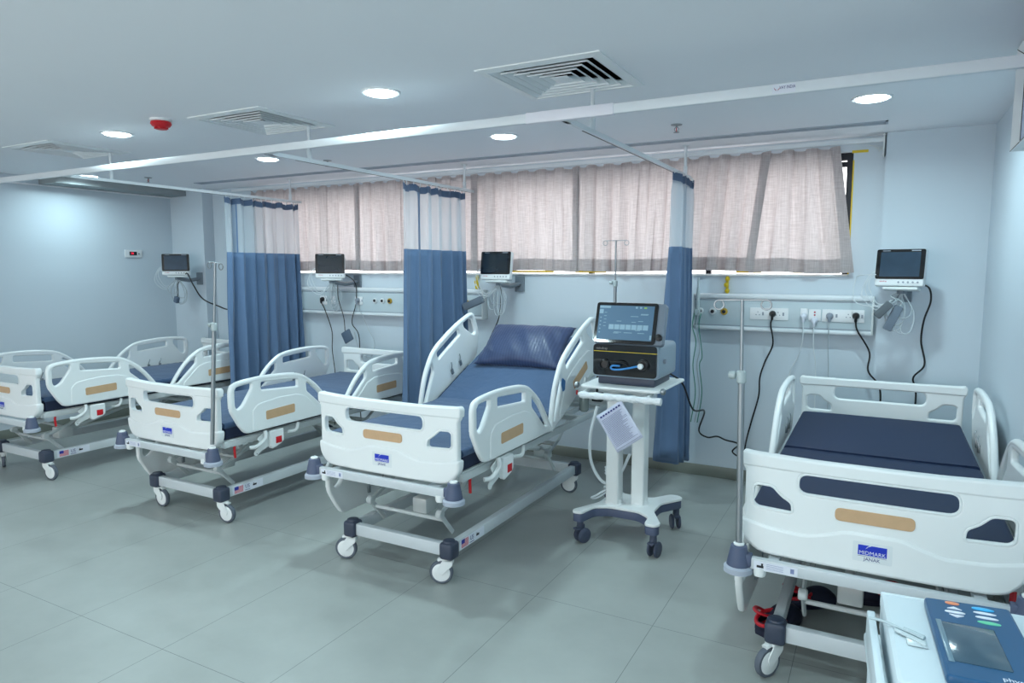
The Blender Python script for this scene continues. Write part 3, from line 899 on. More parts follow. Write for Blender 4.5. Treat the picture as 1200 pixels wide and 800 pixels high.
def rail_bracket(sx):
    bm = B()
    m = plate([roundpoly([(.27, .565), (.30, .53), (.27, .50), (.245, .48), (.25, .455), (.27, .45), (.29, .47), (.38, .50), (.40, .58), (.34, .60)], .012, 3), roundpoly([(.262, .462), (.272, .462), (.272, .472), (.262, .472)], .004, 2)], .008, .002, 'YZ', off=(sx * .475, 0, 0)); bm.from_mesh(m)
    tube(bm, [(sx * .488, .33, .61), (sx * .50, .32, .56), (sx * .49, .26, .52), (sx * .465, .22, .515)], .013, 8, 4)
    return bm
def rail_pivot(sx):
    bm = B(); tube(bm, [(sx * .488, .62, .61), (sx * .49, .60, .56), (sx * .45, .56, .55)], .011, 8, 4); return bm
def control_box(sx):
    return plate([roundpoly([(.36, .50), (.375, .475), (.46, .50), (.478, .52), (.478, .60), (.36, .60)], .01, 3)], .034, .008, 'YZ', off=(sx * .487, 0, 0))
def red_square(sx):
    bm = B(); box(bm, sx * .5045 - .001, sx * .5045 + .001, .405, .455, .508, .552, .0005); return bm
def lever(): 
    bm = B(); tube(bm, [(0, 0, .56), (0, -.008, .53), (0, -.004, .47)], .008, 8, 3, squash=1.5); return bm

def mattress_profile(ang, pivot, yend):
    """center line of the lower surface: list of (y,z)"""
    L = [(.05, 0), (.4, 0), (.75, 0), (pivot - .08, 0)]
    n = 5; c, s = math.cos(ang), math.sin(ang)
    for i in range(n + 1):
        a = ang * i / n; q = .08
        L.append((pivot + (q * (2 * i / n - 1)) * (math.cos(a * .5) if i else 1) * .9, .16 * ang * .25 * (i / n) ** 2 if ang else 0))
    rest = yend - pivot - .08
    base = L[-1]
    for i in range(1, 9): L.append((base[0] + rest * i / 8 * c, base[1] + rest * i / 8 * s))
    return L
def loft(profile, x0, x1, zlo, zhi, r=.02, jitter=0, crown=0):
    """rounded rect cross-section swept along profile in yz-plane; offset along the local normal"""
    bm = B(); rings = []
    def sect():
        w = (x1 - x0) / 2; pts = []
        for cx, cz, a0 in ((w - r, zhi - r, 0), (-w + r, zhi - r, 90), (-w + r, zlo + r, 180), (w - r, zlo + r, 270)):
            for k in range(4):
                a = R(a0 + 30 * k); pts.append((cx + r * math.cos(a), cz + r * math.sin(a)))
            if a0 == 0:
                for q in (.5, 0, -.5): pts.append((w * q, zhi + crown))
        return pts
    S = sect(); P = profile
    for i, (y, z) in enumerate(P):
        a = P[max(0, i - 1)]; b = P[min(len(P) - 1, i + 1)]
        d = Vector((0, b[0] - a[0], b[1] - a[1])).normalized(); nrm = Vector((0, -d.z, d.y))
        shr = 1.0
        rings.append([bm.verts.new(Vector(((x0 + x1) / 2 + sx_ * shr, y, z)) + nrm * (sz + (random.uniform(-1, 1) * jitter if sz > zhi - .01 else 0))) for sx_, sz in S])
    m = len(S)
    for a, b in zip(rings, rings[1:]):
        for k in range(m): bm.faces.new((a[k], a[(k + 1) % m], b[(k + 1) % m], b[k]))
    bm.faces.new(rings[0][::-1]); bm.faces.new(rings[-1])
    es = [e for e in bm.edges if all(v in rings[0] for v in e.verts) or all(v in rings[-1] for v in e.verts)]
    bmesh.ops.bevel(bm, geom=es, offset=min(r * .8, .012), segments=2, affect='EDGES')
    return bm

PIV = 1.10
def hospital_bed(label, cx, y0, dz, back=0., rails=(1, 1, 1, 1), castors=(180, 180, 90, 90), sheet=True, pillow=False, extra=None, base_dy=0):
    """rails: foot-left, foot-right, head-left, head-right; 1 raised, 0 lowered"""
    bed = thing('hospital_bed', label, 'hospital bed', (cx, y0, 0), group='white hospital beds along the window wall')
    bf = part('base_frame', 'bf', base_frame, STEELP, bed)
    for i, (x, y) in enumerate(((-.325, .10), (.325, .10), (-.325, 1.75), (.325, 1.75))):
        part('corner_cap', 'cap', corner_cap, DARKP, bed, (x, y, 0))
        castor(bed, x, y, R(castors[i]), i < 2)
    # flag stickers on the side members
    for sx in (1,):
        st = part('flag_sticker', 'fst', lambda: plate([roundpoly([(.17, .158), (.42, .158), (.42, .21), (.17, .21)], .003)], .001, .0003, 'YZ', off=(.3458, 0, 0)), STICK, bed)
        def stripes():
            bm = B()
            for k in range(7): box(bm, .3463, .3468, .185, .255, .163 + k * .0062, .163 + k * .0062 + .0038)
            return bm
        part('flag_stripes', 'fs2', stripes, FLAGR, st)
        def canton():
            bm = B(); box(bm, .3463, .3473, .185, .217, .184, .2065); return bm
        part('flag_canton', 'fs3', canton, FLAGB, st)
        def ust():
            m = text_mesh('US', .036, 'YZ', off=(.3466, .29, .187), sx=.9, ext=.0003)
            bm = join([m]); box(bm, .3464, .3469, .268, .312, .1635, .167); return bm
        part('sticker_lettering', 'fs4', ust, INKN, st)
        part('sticker_mark', 'fs5', lambda: (lambda b: (box(b, .3464, .3469, .335, .365, .178, .19), box(b, .3464, .3469, .34, .345, .19, .197), b)[2])(B()), INKB, st)
    for ya in (0, 1.32): part('lift_linkage', 'la', lift_arms, FRAMEP, bed, (0, ya, 0)).scale = (1, 1, 1 + dz * .8)
    part('actuators', 'act', actuators, OFFP, bed)
    part('platform_frame', 'pf', platform, FRAMEP, bed, (0, 0, dz))
    add_end_board(bed, -.005, dz, True)
    hb = add_end_board(bed, 2.16, dz, False)
    fbr = part('push_bar', 'fbar', foot_bar, STEELP, bed, (0, 0, dz))
    lb = part('maker_label', 'mlab', lambda: (lambda b: (box(b, -.395, -.24, -.0662, -.0652, .494, .528), b)[1])(B()), STICK, fbr)
    def marks():
        bm = B(); box(bm, -.385, -.36, -.0668, -.0662, .503, .512); box(bm, -.369, -.362, -.0668, -.0662, .512, .521)
        return bm
    part('factory_symbol', 'mlab2', marks, INKB, lb)
    def marks2():
        bm = B()
        for k in range(4): box(bm, -.35, -.29, -.0666, -.0662, .502 + k * .006, .5032 + k * .006)
        box(bm, -.265, -.252, -.0666, -.0662, .503, .521); return bm
    part('label_lines', 'mlab3', marks2, mat('grey_ink', (130, 140, 180), .5), lb)
    for s in (-1, 1):
        bp = part('corner_bumper', 'bump%d' % s, bumper, SLATE, bed, (s * .455, -.05, dz), (0, 0, 0 if s < 0 else PI))
        part('bumper_ring', 'br', bumper_ring, mat('pale_grey_rubber', (168, 176, 190), .6), bp)
        part('pole_socket', 'so', socket, WHITEP, bp)
        part('peg', 'peg', peg, WHITEP, bed, (s * .375, -.05, dz))
        bp = part('corner_bumper', 'bump%d' % s, bumper, SLATE, bed, (s * .44, 2.235, dz), (0, 0, 0 if s < 0 else PI))
        part('bumper_ring', 'br', bumper_ring, MATS['pale_grey_rubber'], bp)
        if s > 0: part('release_lever', 'lev', lever, REDP, bed, (s * .44, .13, dz), label='red release lever under the mattress end')
        part('rail_bracket', 'rb%d' % s, lambda: rail_bracket(s), OFFP, bed, (0, 0, dz))
        part('rail_pivot', 'rp%d' % s, lambda: rail_pivot(s), OFFP, bed, (0, 0, dz))
        cb = part('control_box', 'cb%d' % s, lambda: control_box(s), WHITEP, bed, (0, 0, dz))
        part('red_label', 'cbr%d' % s, lambda: red_square(s), REDP, cb)
    # rails
    fz = dz + .02
    for i, (head, sx) in enumerate(((0, -1), (0, 1), (1, -1), (1, 1))):
        up = rails[i]
        if head and back:
            # rotates with the backrest
            piv = Vector((0, PIV, .60)); Mx = Matrix.Translation(piv) @ Matrix.Rotation(back, 4, 'X') @ Matrix.Translation(-piv)
            lo = Mx.translation
            o = side_rail(bed, 1, sx, (sx * .49, lo.y - .09, lo.z + fz + .005), (back, 0, 0))
            if sx > 0:
                cp = part('control_panel', 'ctrl', lambda: plate([roundpoly([(1.28, .755), (1.31, .75), (1.34, .80), (1.31, .84), (1.28, .81)], .008, 3)], .004, .001, 'YZ', off=(.0225, 0, 0)), mat('panel_blue', (40, 110, 170), .4), o)
        else:
            side_rail(bed, head, sx, (sx * (.49 if up else .47), 0, fz if up else fz - .43))
    # decks and mattress
    part('foot_deck', 'dkf', lambda: deck(.06, PIV - .02), OFFP, bed, (0, 0, .59 + dz))
    part('back_deck', 'dkb', lambda: deck(0, .94), OFFP, bed, (0, PIV, .59 + dz), (back, 0, 0))
    prof = mattress_profile(back, PIV, 2.06)
    zt = .108
    if sheet:
        mt = part('mattress', 'mat%.2f' % back, lambda: loft(prof, -.44, .44, .0, zt, .02), NAVYSIDE, bed, (0, 0, .594 + dz))
        fine = []
        for a, b in zip(prof, prof[1:]):
            for k in range(4): fine.append((a[0] + (b[0] - a[0]) * k / 4, a[1] + (b[1] - a[1]) * k / 4))
        fine.append(prof[-1])
        part('bed_sheet', 'sh%.2f' % back, lambda: loft([(fine[0][0] - .006, fine[0][1])] + fine + [(fine[-1][0] + .006, fine[-1][1])], -.446, .446, .072, zt + .006, .016, .0012, .003), SHEET, mt)
    else:
        mt = part('mattress', 'matb1', lambda: loft([(.05, 0), (.3, 0), (.7, 0), (1.092, 0)], -.44, .44, .0, .105, .022), VINYL, bed, (0, 0, .594 + dz))
        part('back_section', 'matb2', lambda: loft([(1.088, 0), (1.4, .004), (1.8, .008), (2.05, .010)], -.435, .435, .0, .113, .018), VINYL, mt)
    return bed

hospital_bed('white hospital bed at the far left, all four side rails raised', -5.99, 2.75, -.04, castors=(155, 10, 90, 120), rails=(1, 1, 1, 1))
hospital_bed('white hospital bed second from the left, beside the widest blue curtain', -4.03, 2.79, -.035, castors=(2, 8, 100, 80), rails=(0, 1, 1, 1))
hospital_bed('white hospital bed with raised backrest and a striped navy pillow', -2.24, 2.755, .03, back=R(24.5), castors=(201, 202, 90, 186), rails=(0, 1, 1, 1))
hospital_bed('nearest white hospital bed at the right, with a bare navy mattress', .015, 2.715, 0, castors=(236, 180, 90, 90), rails=(0, 1, 1, 1), sheet=False)

# pillow
def pillow():
    bm = B(); nu, nv = 44, 30; W, H, T = .335, .225, .085
    for side in (1, -1):
        g = []
        for j in range(nv + 1):
            row = []
            for i in range(nu + 1):
                u = -1 + 2 * i / nu; v = -1 + 2 * j / nv
                pin = 1 - .07 * (1 - abs(v) ** 2) * abs(u) ** 3; pin2 = 1 - .09 * (1 - abs(u) ** 2) * abs(v) ** 3
                th = T * (max(0, 1 - abs(u) ** 2.4) ** .55) * (max(0, 1 - abs(v) ** 2.4) ** .55)
                th *= 1 + .10 * math.sin(5 * u + 2 * v) * math.sin(3 * v + 1) + .05 * math.sin(14 * u + 5 * v)
                fl = .004 * math.sin(18 * (u + v)) if (abs(u) > .93 or abs(v) > .93) else 0
                row.append(bm.verts.new((u * W * pin, v * H * pin2, side * th + fl)))
            g.append(row)
        for j in range(nv):
            for i in range(nu): bm.faces.new((g[j][i], g[j][i + 1], g[j + 1][i + 1], g[j + 1][i]))
    bmesh.ops.remove_doubles(bm, verts=bm.verts, dist=.0006)
    return bm
po = link('pillow', pillow(), PILLOW, ang=180)
po.location = (-2.29, 4.44, 1.075); po.rotation_euler = (R(36), 0, R(3))
tag(po, 'navy blue satin-striped pillow on the raised backrest', 'pillow')

# ------------------------------------------------------------------ IV poles
def iv_pole(x, y, z0, z1, mid, lb, tilt=(0, 0), spread=.085, rz=0, r1=.0125):
    t = thing('iv_pole', lb, 'iv pole', (x, y, z0)); t.rotation_euler = (tilt[0], tilt[1], rz)
    h = z1 - z0; m = mid - z0
    bm = B(); lathe(bm, [(r1, 0), (r1, m)], seg=16); link('lower_tube', bm, CHROME, t)
    bm = B(); lathe(bm, [(.007, m), (.007, h)], seg=12); link('upper_tube', bm, CHROME, t)
    bm = B(); lathe(bm, [(.0135, m - .03), (.018, m - .026), (.018, m + .012), (.0135, m + .018), (.0075, m + .02)], seg=16)
    lathe(bm, [(.0, .0), (.014, .004), (.016, .015), (.012, .028), (.0, .03)], (-.018, 0, m), 14, 'X', Matrix.Scale(-1, 4, (1, 0, 0)))
    link('clamp_knob', bm, mat('clear_grey_plastic', (170, 182, 184), .3), t)
    bm = B(); tube(bm, [(-spread, 0, h), (spread, 0, h)], .0035, 6, 1)
    for s in (-1, 1):
        tube(bm, [(s * (spread - .0 + .018 * math.sin(a)), .0 , h - .018 + .018 * math.cos(a)) for a in [k * 2 * PI / 10 for k in range(10)]], .0033, 6, 2)
    link('hook_bar', bm, CHROME, t)
    return t
iv_pole(.015 - .455, 2.665, .585, 1.52, 1.235, 'steel iv pole at the left foot corner of the nearest bed', tilt=(0, R(-1.2)))
iv_pole(-4.03 + .455, 2.74, .565, 1.675, 1.30, 'steel iv pole leaning at the foot of the second bed from the left', tilt=(0, R(5.2)), spread=.05)
iv_pole(-2.24 + .44, 4.99, .50, 1.85, 1.53, 'steel iv pole behind the ventilator screen, at the head of the raised bed')

# ------------------------------------------------------------------ bed head units
PANEL = mat('panel_grey', (196, 210, 216), .4)
def outlet(parent, x, z, ring, core):
    bm = B(); lathe(bm, [(.026, 0), (.026, -.01), (.022, -.014), (.014, -.014)], (x, -.09, z), 24, 'Y'); o = link('gas_outlet', bm, ring, parent)
    bm = B(); lathe(bm, [(.0135, -.0145), (.0135, -.02), (.006, -.022)], (x, -.09, z), 20, 'Y'); link('outlet_core', bm, core, o)
def plate_switch(parent, x0, x1, z0, z1, nsock):
    bm = B(); box(bm, x0, x1, -.098, -.089, z0, z1, .003); o = link('socket_plate', bm, mat('switch_white', (238, 240, 242), .3), parent)
    bm = B()
    for s in nsock:
        for dx, dz_ in ((-.012, -.008), (.012, -.008), (0, .012)):
            lathe(bm, [(.0042, -.0985), (.0042, -.0975)], (s + dx, 0, (z0 + z1) / 2 + dz_), 8, 'Y')
        box(bm, s + .03, s + .042, -.0995, -.097, (z0 + z1) / 2 - .012, (z0 + z1) / 2 + .012)
    link('socket_holes', bm, GREYP, o); return o
def head_unit(x0, x1, lb):
    t = thing('bed_head_panel', lb, 'wall panel', ((x0 + x1) / 2, BW, 1.31))
    L = (x1 - x0) / 2
    bm = B(); box(bm, -L, L, -.088, 0, -.105, .10, .002); link('body', bm, PANEL, t)
    bm = B(); box(bm, -L, L, -.1, 0, .1, .14, .014, 3); box(bm, -L, L, -.1, 0, -.135, -.105, .012, 3)
    link('edge_profiles', bm, mat('profile_white', (228, 234, 238), .3), t)
    for s in (-1, 1):
        bm = B(); box(bm, s * L - .006, s * L + .006, -.096, 0, -.13, .135, .002); link('end_cap', bm, OFFP, t)
    bm = B(); box(bm, -L, L, -.0895, -.087, -.1, -.094); box(bm, -L, L, -.0895, -.087, .09, .096); link('shadow_grooves', bm, GREYP, t)
    return t
RINGW = mat('outlet_white', (232, 236, 238), .3); CORB = mat('outlet_black', (20, 22, 34), .35); RINGY = mat('outlet_yellow', (196, 160, 50), .4)
t = head_unit(-1.27, -.05, 'pale blue wall panel of sockets and gas outlets behind the nearest bed')
X = lambda x: x + .66
for x, rg in ((-1.222, RINGW), (-1.128, RINGW), (-1.043, RINGY)): outlet(t, X(x), .006, rg, CORB)
plate_switch(t, X(-.856), X(-.59), -.045, .042, (X(-.80), X(-.66)))
plate_switch(t, X(-.51), X(-.46), -.03, .045, ())
p = plate_switch(t, X(-.455), X(-.375), -.04, .04, ())
bm = B()
for dz_ in (-.02, 0, .02): lathe(bm, [(.006, -.103), (.006, -.097)], (X(-.415), 0, dz_), 8, 'Y')
link('red_buttons', bm, mat('button_red', (180, 40, 70), .4), p)
plate_switch(t, X(-.367), X(-.10), -.045, .042, (X(-.31), X(-.20), X(-.15)))
t = head_unit(-5.6, -3.17, 'pale blue wall panel of sockets and gas outlets behind the two middle curtains')
X = lambda x: x + 4.385
for x, rg in ((-4.40, RINGW), (-4.307, RINGW), (-4.218, RINGY), (-3.325, RINGY)): outlet(t, X(x), .015, rg, CORB)
plate_switch(t, X(-5.122), X(-5.033), -.04, .05, (X(-5.07),)); plate_switch(t, X(-4.978), X(-4.921), -.03, .05, ()); plate_switch(t, X(-4.655), X(-4.56), -.03, .05, (X(-4.6),))

# ------------------------------------------------------------------ plugs and cables
def plug(x, z, m, lb, pts, r=.0042, y=BW - .10):
    """plug in a socket with its cord; pts are world (x,y,z) points after the plug"""
    t = thing('power_cord', lb, 'power cord', (x, y, z))
    bm = B(); lathe(bm, [(.022, .0), (.024, -.012), (.018, -.028), (.012, -.034)], (0, 0, 0), 16, 'Y'); tube(bm, [(0, -.03, -.0), (0, -.032, -.02), (0, -.025, -.04)], .009, 8, 3); link('plug', bm, m[0], t)
    P = [Vector((0, -.027, -.035))] + [Vector(p) - Vector((x, y, z)) for p in pts]
    bm = B(); tube(bm, P, r, 6, 8); link('cord', bm, m[1], t)
plug(-.696, 1.31, (BLACK, CABLE), 'black power cord hanging from the socket left of the three switches', [(-.704, 5.27, 1.226), (-.686, 5.28, 1.089), (-.740, 5.3, .948), (-.773, 5.32, .827), (-.778, 5.33, .686), (-.827, 5.35, .479), (-.86, 5.33, .30), (-.88, 5.28, .02)], .006)
plug(-.152, 1.312, (BLACK, CABLE), 'black power cord from the rightmost socket of the wall panel', [(-.138, 5.27, 1.211), (-.058, 5.28, 1.067), (-.060, 5.28, .937), (.005, 5.275, .850), (.025, 5.285, .75), (.02, 5.29, .5), (.03, 5.27, .02)], .006)
plug(-.318, 1.306, (GREYP, GCABLE), 'thin grey cord hanging from the grey plug', [(-.318, 5.28, 1.09), (-.309, 5.30, .90), (-.30, 5.32, .5), (-.3, 5.3, .02)], .0035)
plug(-.486, 1.30, (STICK, WCABLE), 'white charger cord curving down left of the red-button plate', [(-.485, 5.28, 1.138), (-.515, 5.29, 1.002), (-.564, 5.30, .882), (-.6, 5.32, .6), (-.6, 5.3, .02)], .0035)
plug(-.415, 1.272, (STICK, WCABLE), 'white cord hanging straight below the red-button plate', [(-.412, 5.28, 1.085), (-.393, 5.30, .914), (-.39, 5.32, .5), (-.39, 5.3, .02)], .0035)
plug(-5.08, 1.325, (BLACK, CABLE), 'black power cord behind the edge of the widest blue curtain', [(-5.05, 5.28, 1.22), (-4.98, 5.3, 1.0), (-5.0, 5.32, .8), (-4.95, 5.3, .5), (-4.96, 5.28, .02)], .0045)
plug(-4.61, 1.325, (GREYP, GCABLE), 'grey cord looping below the second wall monitor', [(-4.58, 5.28, 1.22), (-4.5, 5.3, 1.05), (-4.42, 5.3, .9), (-4.48, 5.31, .76), (-4.62, 5.31, .8), (-4.68, 5.3, 1.0)], .003)
# yellow strap with knobs hanging from the sill
def strap(x, z0, z1, lb):
    t = thing('wall_strap', lb, 'strap', (x, BW, z1))
    bm = B(); box(bm, -.010, .010, -.012, -.001, 0, z0 - z1, .003); link('strip', bm, YTAPE, t)
    bm = B()
    for k in range(3): lathe(bm, [(.0, 0), (.016, -.004), (.018, -.016), (.0, -.022)], (.004 * (-1) ** k, -.012, .02 + k * .045), 12, 'Y')
    link('knobs', bm, YTAPE, t)
strap(-1.043, 1.59, 1.45, 'yellow strap hanging below the window sill, right of the narrow blue curtain')
strap(-3.27, 1.59, 1.45, 'yellow strap below the sill, left of the third wall monitor')
# green and clear gas tubing by the right panel
t = thing('gas_tubing', 'clear and green gas tubing hanging beside the narrow blue curtain', 'tubing', (-1.235, 5.27, 1.3))
bm = B()
lathe(bm, [(.012, 0), (.014, .03), (.014, .16), (.01, .2)], (0, 0, 0), 12); box(bm, -.02, .02, -.02, .03, -.02, .03, .005)
lathe(bm, [(.007, .2), (.007, .27)], (0, .0, 0), 10); link('flow_meter', bm, mat('clear_plastic', (200, 214, 216), .15), t)
for k, (m, dx) in enumerate(((mat('green_tube', (70, 140, 120), .4), 0), (GCABLE, .03), (MATS['green_tube'], .05))):
    bm = B(); tube(bm, [(dx - .02, -.02, .0), (dx - .03, -.03, -.1), (dx + .0, -.03, -.22 - .05 * k), (dx - .02, -.02, -.4), (dx - .0, 0, -.62), (dx - .03, 0, -.85)], .004, 6, 6); link('tube', bm, m, t)

# ------------------------------------------------------------------ wall monitors
SCR_OFF = mat('monitor_screen', (46, 66, 84), .12, coat=.3, noise=.35, nscale=9)
SCR_OFF2 = mat('dark_screen', (24, 36, 46), .12, coat=.3, noise=.3, nscale=6)
MBODY = mat('monitor_white', (228, 232, 234), .35)
def monitor(x, y, z, rz, lb, wallx, wally, scr, tilt=R(-6), armx=0):
    """(x,y,z): centre of the front face; wall plate at (wallx, wally)"""
    t = thing('patient_monitor', lb, 'patient monitor', (x, y, z), rz, group='patient monitors on wall arms')
    c, s = math.cos(-rz), math.sin(-rz)
    def loc(px, py, pz): dx, dy = px - x, py - y; return Vector((dx * c - dy * s, dx * s + dy * c, pz - z))
    W, H = .14, .118
    body = link('casing', plate([roundpoly([(-W, -H), (W, -H), (W, H), (-W, H)], .014, 4)], .055, .01, off=(0, .035, 0)), MBODY, t, rot=(tilt, 0, 0))
    bm = B(); box(bm, -.10, .10, .06, .13, -.09, .085, .015); box(bm, -.06, .06, .04, .10, H - .002, H + .006, .003); link('back_shell', bm, MBODY, body)
    link('bezel', plate([roundpoly([(-W + .001, -H + .045), (W - .001, -H + .045), (W - .001, H - .001), (-W + .001, H - .001)], .013, 4)], .006, .002, off=(0, .006, 0)), GLOSSB, body)
    bm = B(); box(bm, -W + .026, W - .026, .001, .004, -H + .06, H - .02); sc = link('screen', bm, scr, body)
    link('brand_lettering', join([text_mesh('mindray', .013, off=(-W + .05, .0065, -H + .03), ext=.0003)]), mat('text_red', (196, 60, 80), .5), body)
    link('model_print', (lambda b: (box(b, -.105, -.06, .0022, .0032, H - .013, H - .009), box(b, .06, .112, .0022, .0032, H - .014, H - .008), b)[2])(B()), GREYP, body)
    bm = B()
    for k in range(5): lathe(bm, [(.006, .0), (.006, .004)], (.0 + k * .027, .003, -H + .025), 10, 'Y')
    link('buttons', bm, GREYP, body)
    bm = B(); box(bm, -.09, .11, .01, .10, -H - .022, -H - .004, .005); link('tray', bm, OFFP, body)
    # arm
    w = loc(wallx, wally, z - .16)
    bm = B(); tube(bm, [(0, .06, -H - .015), (0, .06, -H - .05)], .022, 12, 1); tube(bm, [Vector((0, .06, -H - .04)), (w + Vector((0, .06, -H - .04))) / 2 + Vector((0, 0, -.02)), w], .02, 10, 1)
    link('arm', bm, BRACK, t)
    bm = B(); box(bm, -.045, .045, -.02, 0, -.07, .07, .004, M=Matrix.Translation(w) @ Matrix.Rotation(-rz, 4, 'Z')); link('wall_plate', bm, BRACK, t)
    # hanging leads
    rnd = random.Random(int(x * 100) + 5)
    bm = B()
    for k in range(7):
        a = rnd.uniform(-.05, .05); d = rnd.uniform(.12, .26); wdt = rnd.uniform(.03, .06)
        P = [(a * .3, .05, -H - .05), (a - wdt, .03 + rnd.uniform(-.02, .02), -H - .08 - d * .4), (a - wdt * .6, .03, -H - .06 - d), (a + wdt * .7, .035, -H - .06 - d), (a + wdt, .05, -H - .08 - d * .4), (a * .3 + .01, .06, -H - .05)]
        tube(bm, P, .0032, 5, 5)
    link('lead_wires', bm, GCABLE, t)
    bm = B()
    for k in range(3):
        tube(bm, [(-W, .02, -.06 + .02 * k), (-W - .03 - .01 * k, .02, -.07), (-W - .04 - .02 * k, .03, -.13 - .03 * k), (-W + .02, .04, -H - .12 - .02 * k), (-.02, .05, -H - .08)], .0028, 5, 5)
    link('sensor_cables', bm, WCABLE, t)
    return t
m4 = monitor(.088, 5.0, 1.645, R(-15), 'patient monitor with white surround at the right, above the nearest bed', .13, COLY, SCR_OFF, tilt=R(-8))
m3 = monitor(-2.865, 5.0, 1.665, R(2), 'patient monitor with a dark screen beside the raised bed', -2.83, BW, SCR_OFF2, tilt=R(-8))
m2 = monitor(-4.73, 5.03, 1.665, R(34), 'patient monitor between the two blue curtains at the left', -4.69, BW, SCR_OFF2, tilt=R(-4))
m1 = monitor(-6.93, 4.95, 1.685, R(48), 'patient monitor on the pier at the far left corner', -6.92, COLYL, SCR_OFF, tilt=R(-3))
# cuffs and boxes hanging from the monitor arms
def slab(x, y, z, w_, h_, d_, ry, m, lb, cord_to, name='pressure_cuff', cat='pressure cuff'):
    t = thing(name, lb, cat, (x, y, z))
    bm = B(); box(bm, -w_ / 2, w_ / 2, -d_ / 2, d_ / 2, -h_, 0, .008); o = link('body', bm, m, t, rot=(0, ry, 0))
    bm = B(); v = Vector(cord_to) - Vector((x, y, z)); tube(bm, [(0, 0, -.01), v * .3 + Vector((.02, -.01, 0)), v * .7 + Vector((-.02, 0, 0)), v], .004, 6, 5); link('cord', bm, CABLE if name == 'adapter_box' else GCABLE, t)
CUFF = mat('cuff_grey', (112, 124, 138), .8, bump=.2, bscale=200)
slab(.10, 5.03, 1.40, .055, .17, .02, R(22), CUFF, 'grey blood pressure cuff hanging below the right patient monitor', (.08, 5.06, 1.48))
slab(.05, 5.0, 1.42, .05, .12, .02, R(40), mat('cuff_dark', (96, 104, 110), .8), 'dark grey folded cuff behind the leads of the right patient monitor', (.08, 5.06, 1.48))
slab(-4.62, 5.10, 1.03, .115, .115, .02, R(-28), mat('box_slate', (82, 98, 118), .5), 'slate grey adapter box hanging below the second wall monitor', (-4.70, 5.1, 1.48), 'adapter_box', 'adapter')
slab(-3.0, 5.02, 1.38, .06, .2, .05, R(68), CUFF, 'rolled grey blood pressure cuff under the monitor beside the raised bed', (-2.86, 5.05, 1.49))
slab(-6.86, 4.9, 1.33, .055, .07, .04, R(20), mat('box_slate', (82, 98, 118), .5), 'small grey adapter under the far left monitor', (-6.88, 4.95, 1.50), 'adapter_box', 'adapter')
def cable(pts, lb, r=.0045, m=None, cat='cable'):
    bm = B(); o = Vector(pts[0]); tube(bm, [Vector(p) - o for p in pts], r, 6, 8)
    ob = link('loose_cable', bm, m or CABLE); ob.location = o; return tag(ob, lb, cat)
cable([(.200, 5.085, 1.54), (.264, 5.18, 1.514), (.281, 5.23, 1.424), (.251, 5.25, 1.300), (.243, 5.27, 1.159), (.271, 5.28, 1.000), (.211, 5.28, .907), (.233, 5.28, .791), (.22, 5.28, .4), (.2, 5.26, .012)], 'black monitor cable falling down the pier behind the nearest bed', .006)
cable([(-2.87, 5.10, 1.50), (-2.92, 5.2, 1.40), (-3.0, 5.3, 1.2), (-3.12, 5.34, 1.0), (-3.2, 5.35, .8), (-3.22, 5.34, .4), (-3.2, 5.3, .01)], 'thin black monitor cable behind the pillow', .005)
cable([(-4.67, 5.14, 1.60), (-4.62, 5.26, 1.5), (-4.63, 5.28, 1.3), (-4.68, 5.27, 1.1), (-4.6, 5.28, .95), (-4.62, 5.29, .5), (-4.6, 5.28, .01)], 'black monitor cable hanging between the two left blue curtains', .005)
cable([(-6.88, 5.03, 1.58), (-6.80, 5.0, 1.58), (-6.68, 4.98, 1.45), (-6.62, 5.05, 1.3), (-6.5, 5.2, 1.2), (-6.36, 5.3, 1.1), (-6.2, 5.33, .6), (-6.1, 5.3, .01)], 'dark cable sagging right of the far left monitor', .007)

# controller on left wall, box on right wall
t = thing('temperature_display', 'small white wall display with a red digit readout on the left wall', 'wall display', (XL, 4.76, 1.805), R(90))
link('plate', plate([roundpoly([(-.1, -.042), (.1, -.042), (.1, .042), (-.1, .042)], .006)], .014, .003, off=(0, -.007, 0)), MBODY, t)
bm = B(); box(bm, -.05, .035, -.018, -.0145, -.018, .022); link('display_window', bm, GLOSSB, t)
link('digits', text_mesh('24', .03, off=(-.018, -.0187, .002)), mat('led_red', (255, 30, 60), .4, emit=(255, 20, 60), estr=2), t)
bm = B(); lathe(bm, [(.008, -.0142), (.006, -.018)], (.06, 0, 0), 12, 'Y'); link('button', bm, BLACK, t)

t = thing('wall_cabinet', 'white mitred box unit at the top of the right wall, cut by the frame edge', 'wall cabinet', (XR, 2.9, 2.12))
def frustum(bm, y0, y1, z0, z1, x0, x1, ins):
    a = [(x0, y0, z0), (x0, y1, z0), (x0, y1, z1), (x0, y0, z1)]; b_ = [(x1, y0 + ins, z0 + ins), (x1, y1 - ins, z0 + ins), (x1, y1 - ins, z1 - ins), (x1, y0 + ins, z1 - ins)]
    A = [bm.verts.new(p) for p in a]; Bv = [bm.verts.new(p) for p in b_]
    bm.faces.new(A[::-1]); bm.faces.new(Bv)
    for i in range(4): bm.faces.new((A[i], A[(i + 1) % 4], Bv[(i + 1) % 4], Bv[i]))
bm = B(); box(bm, -.11, 0, -.7, .65, 0, .41, .003); link('body', bm, MBODY, t)
def rect(x, g): return [(x, -.7 + g, g), (x, .65 - g, g), (x, .65 - g, .41 - g), (x, -.7 + g, .41 - g)]
bm = B(); loops = [[bm.verts.new(p) for p in rect(*a)] for a in ((-.1101, 0), (-.14, 0), (-.111, .035))]
for a, b_ in zip(loops, loops[1:]):
    for k in range(4): bm.faces.new((a[k], a[(k + 1) % 4], b_[(k + 1) % 4], b_[k]))
link('mitred_frame', bm, MBODY, t, ang=10)
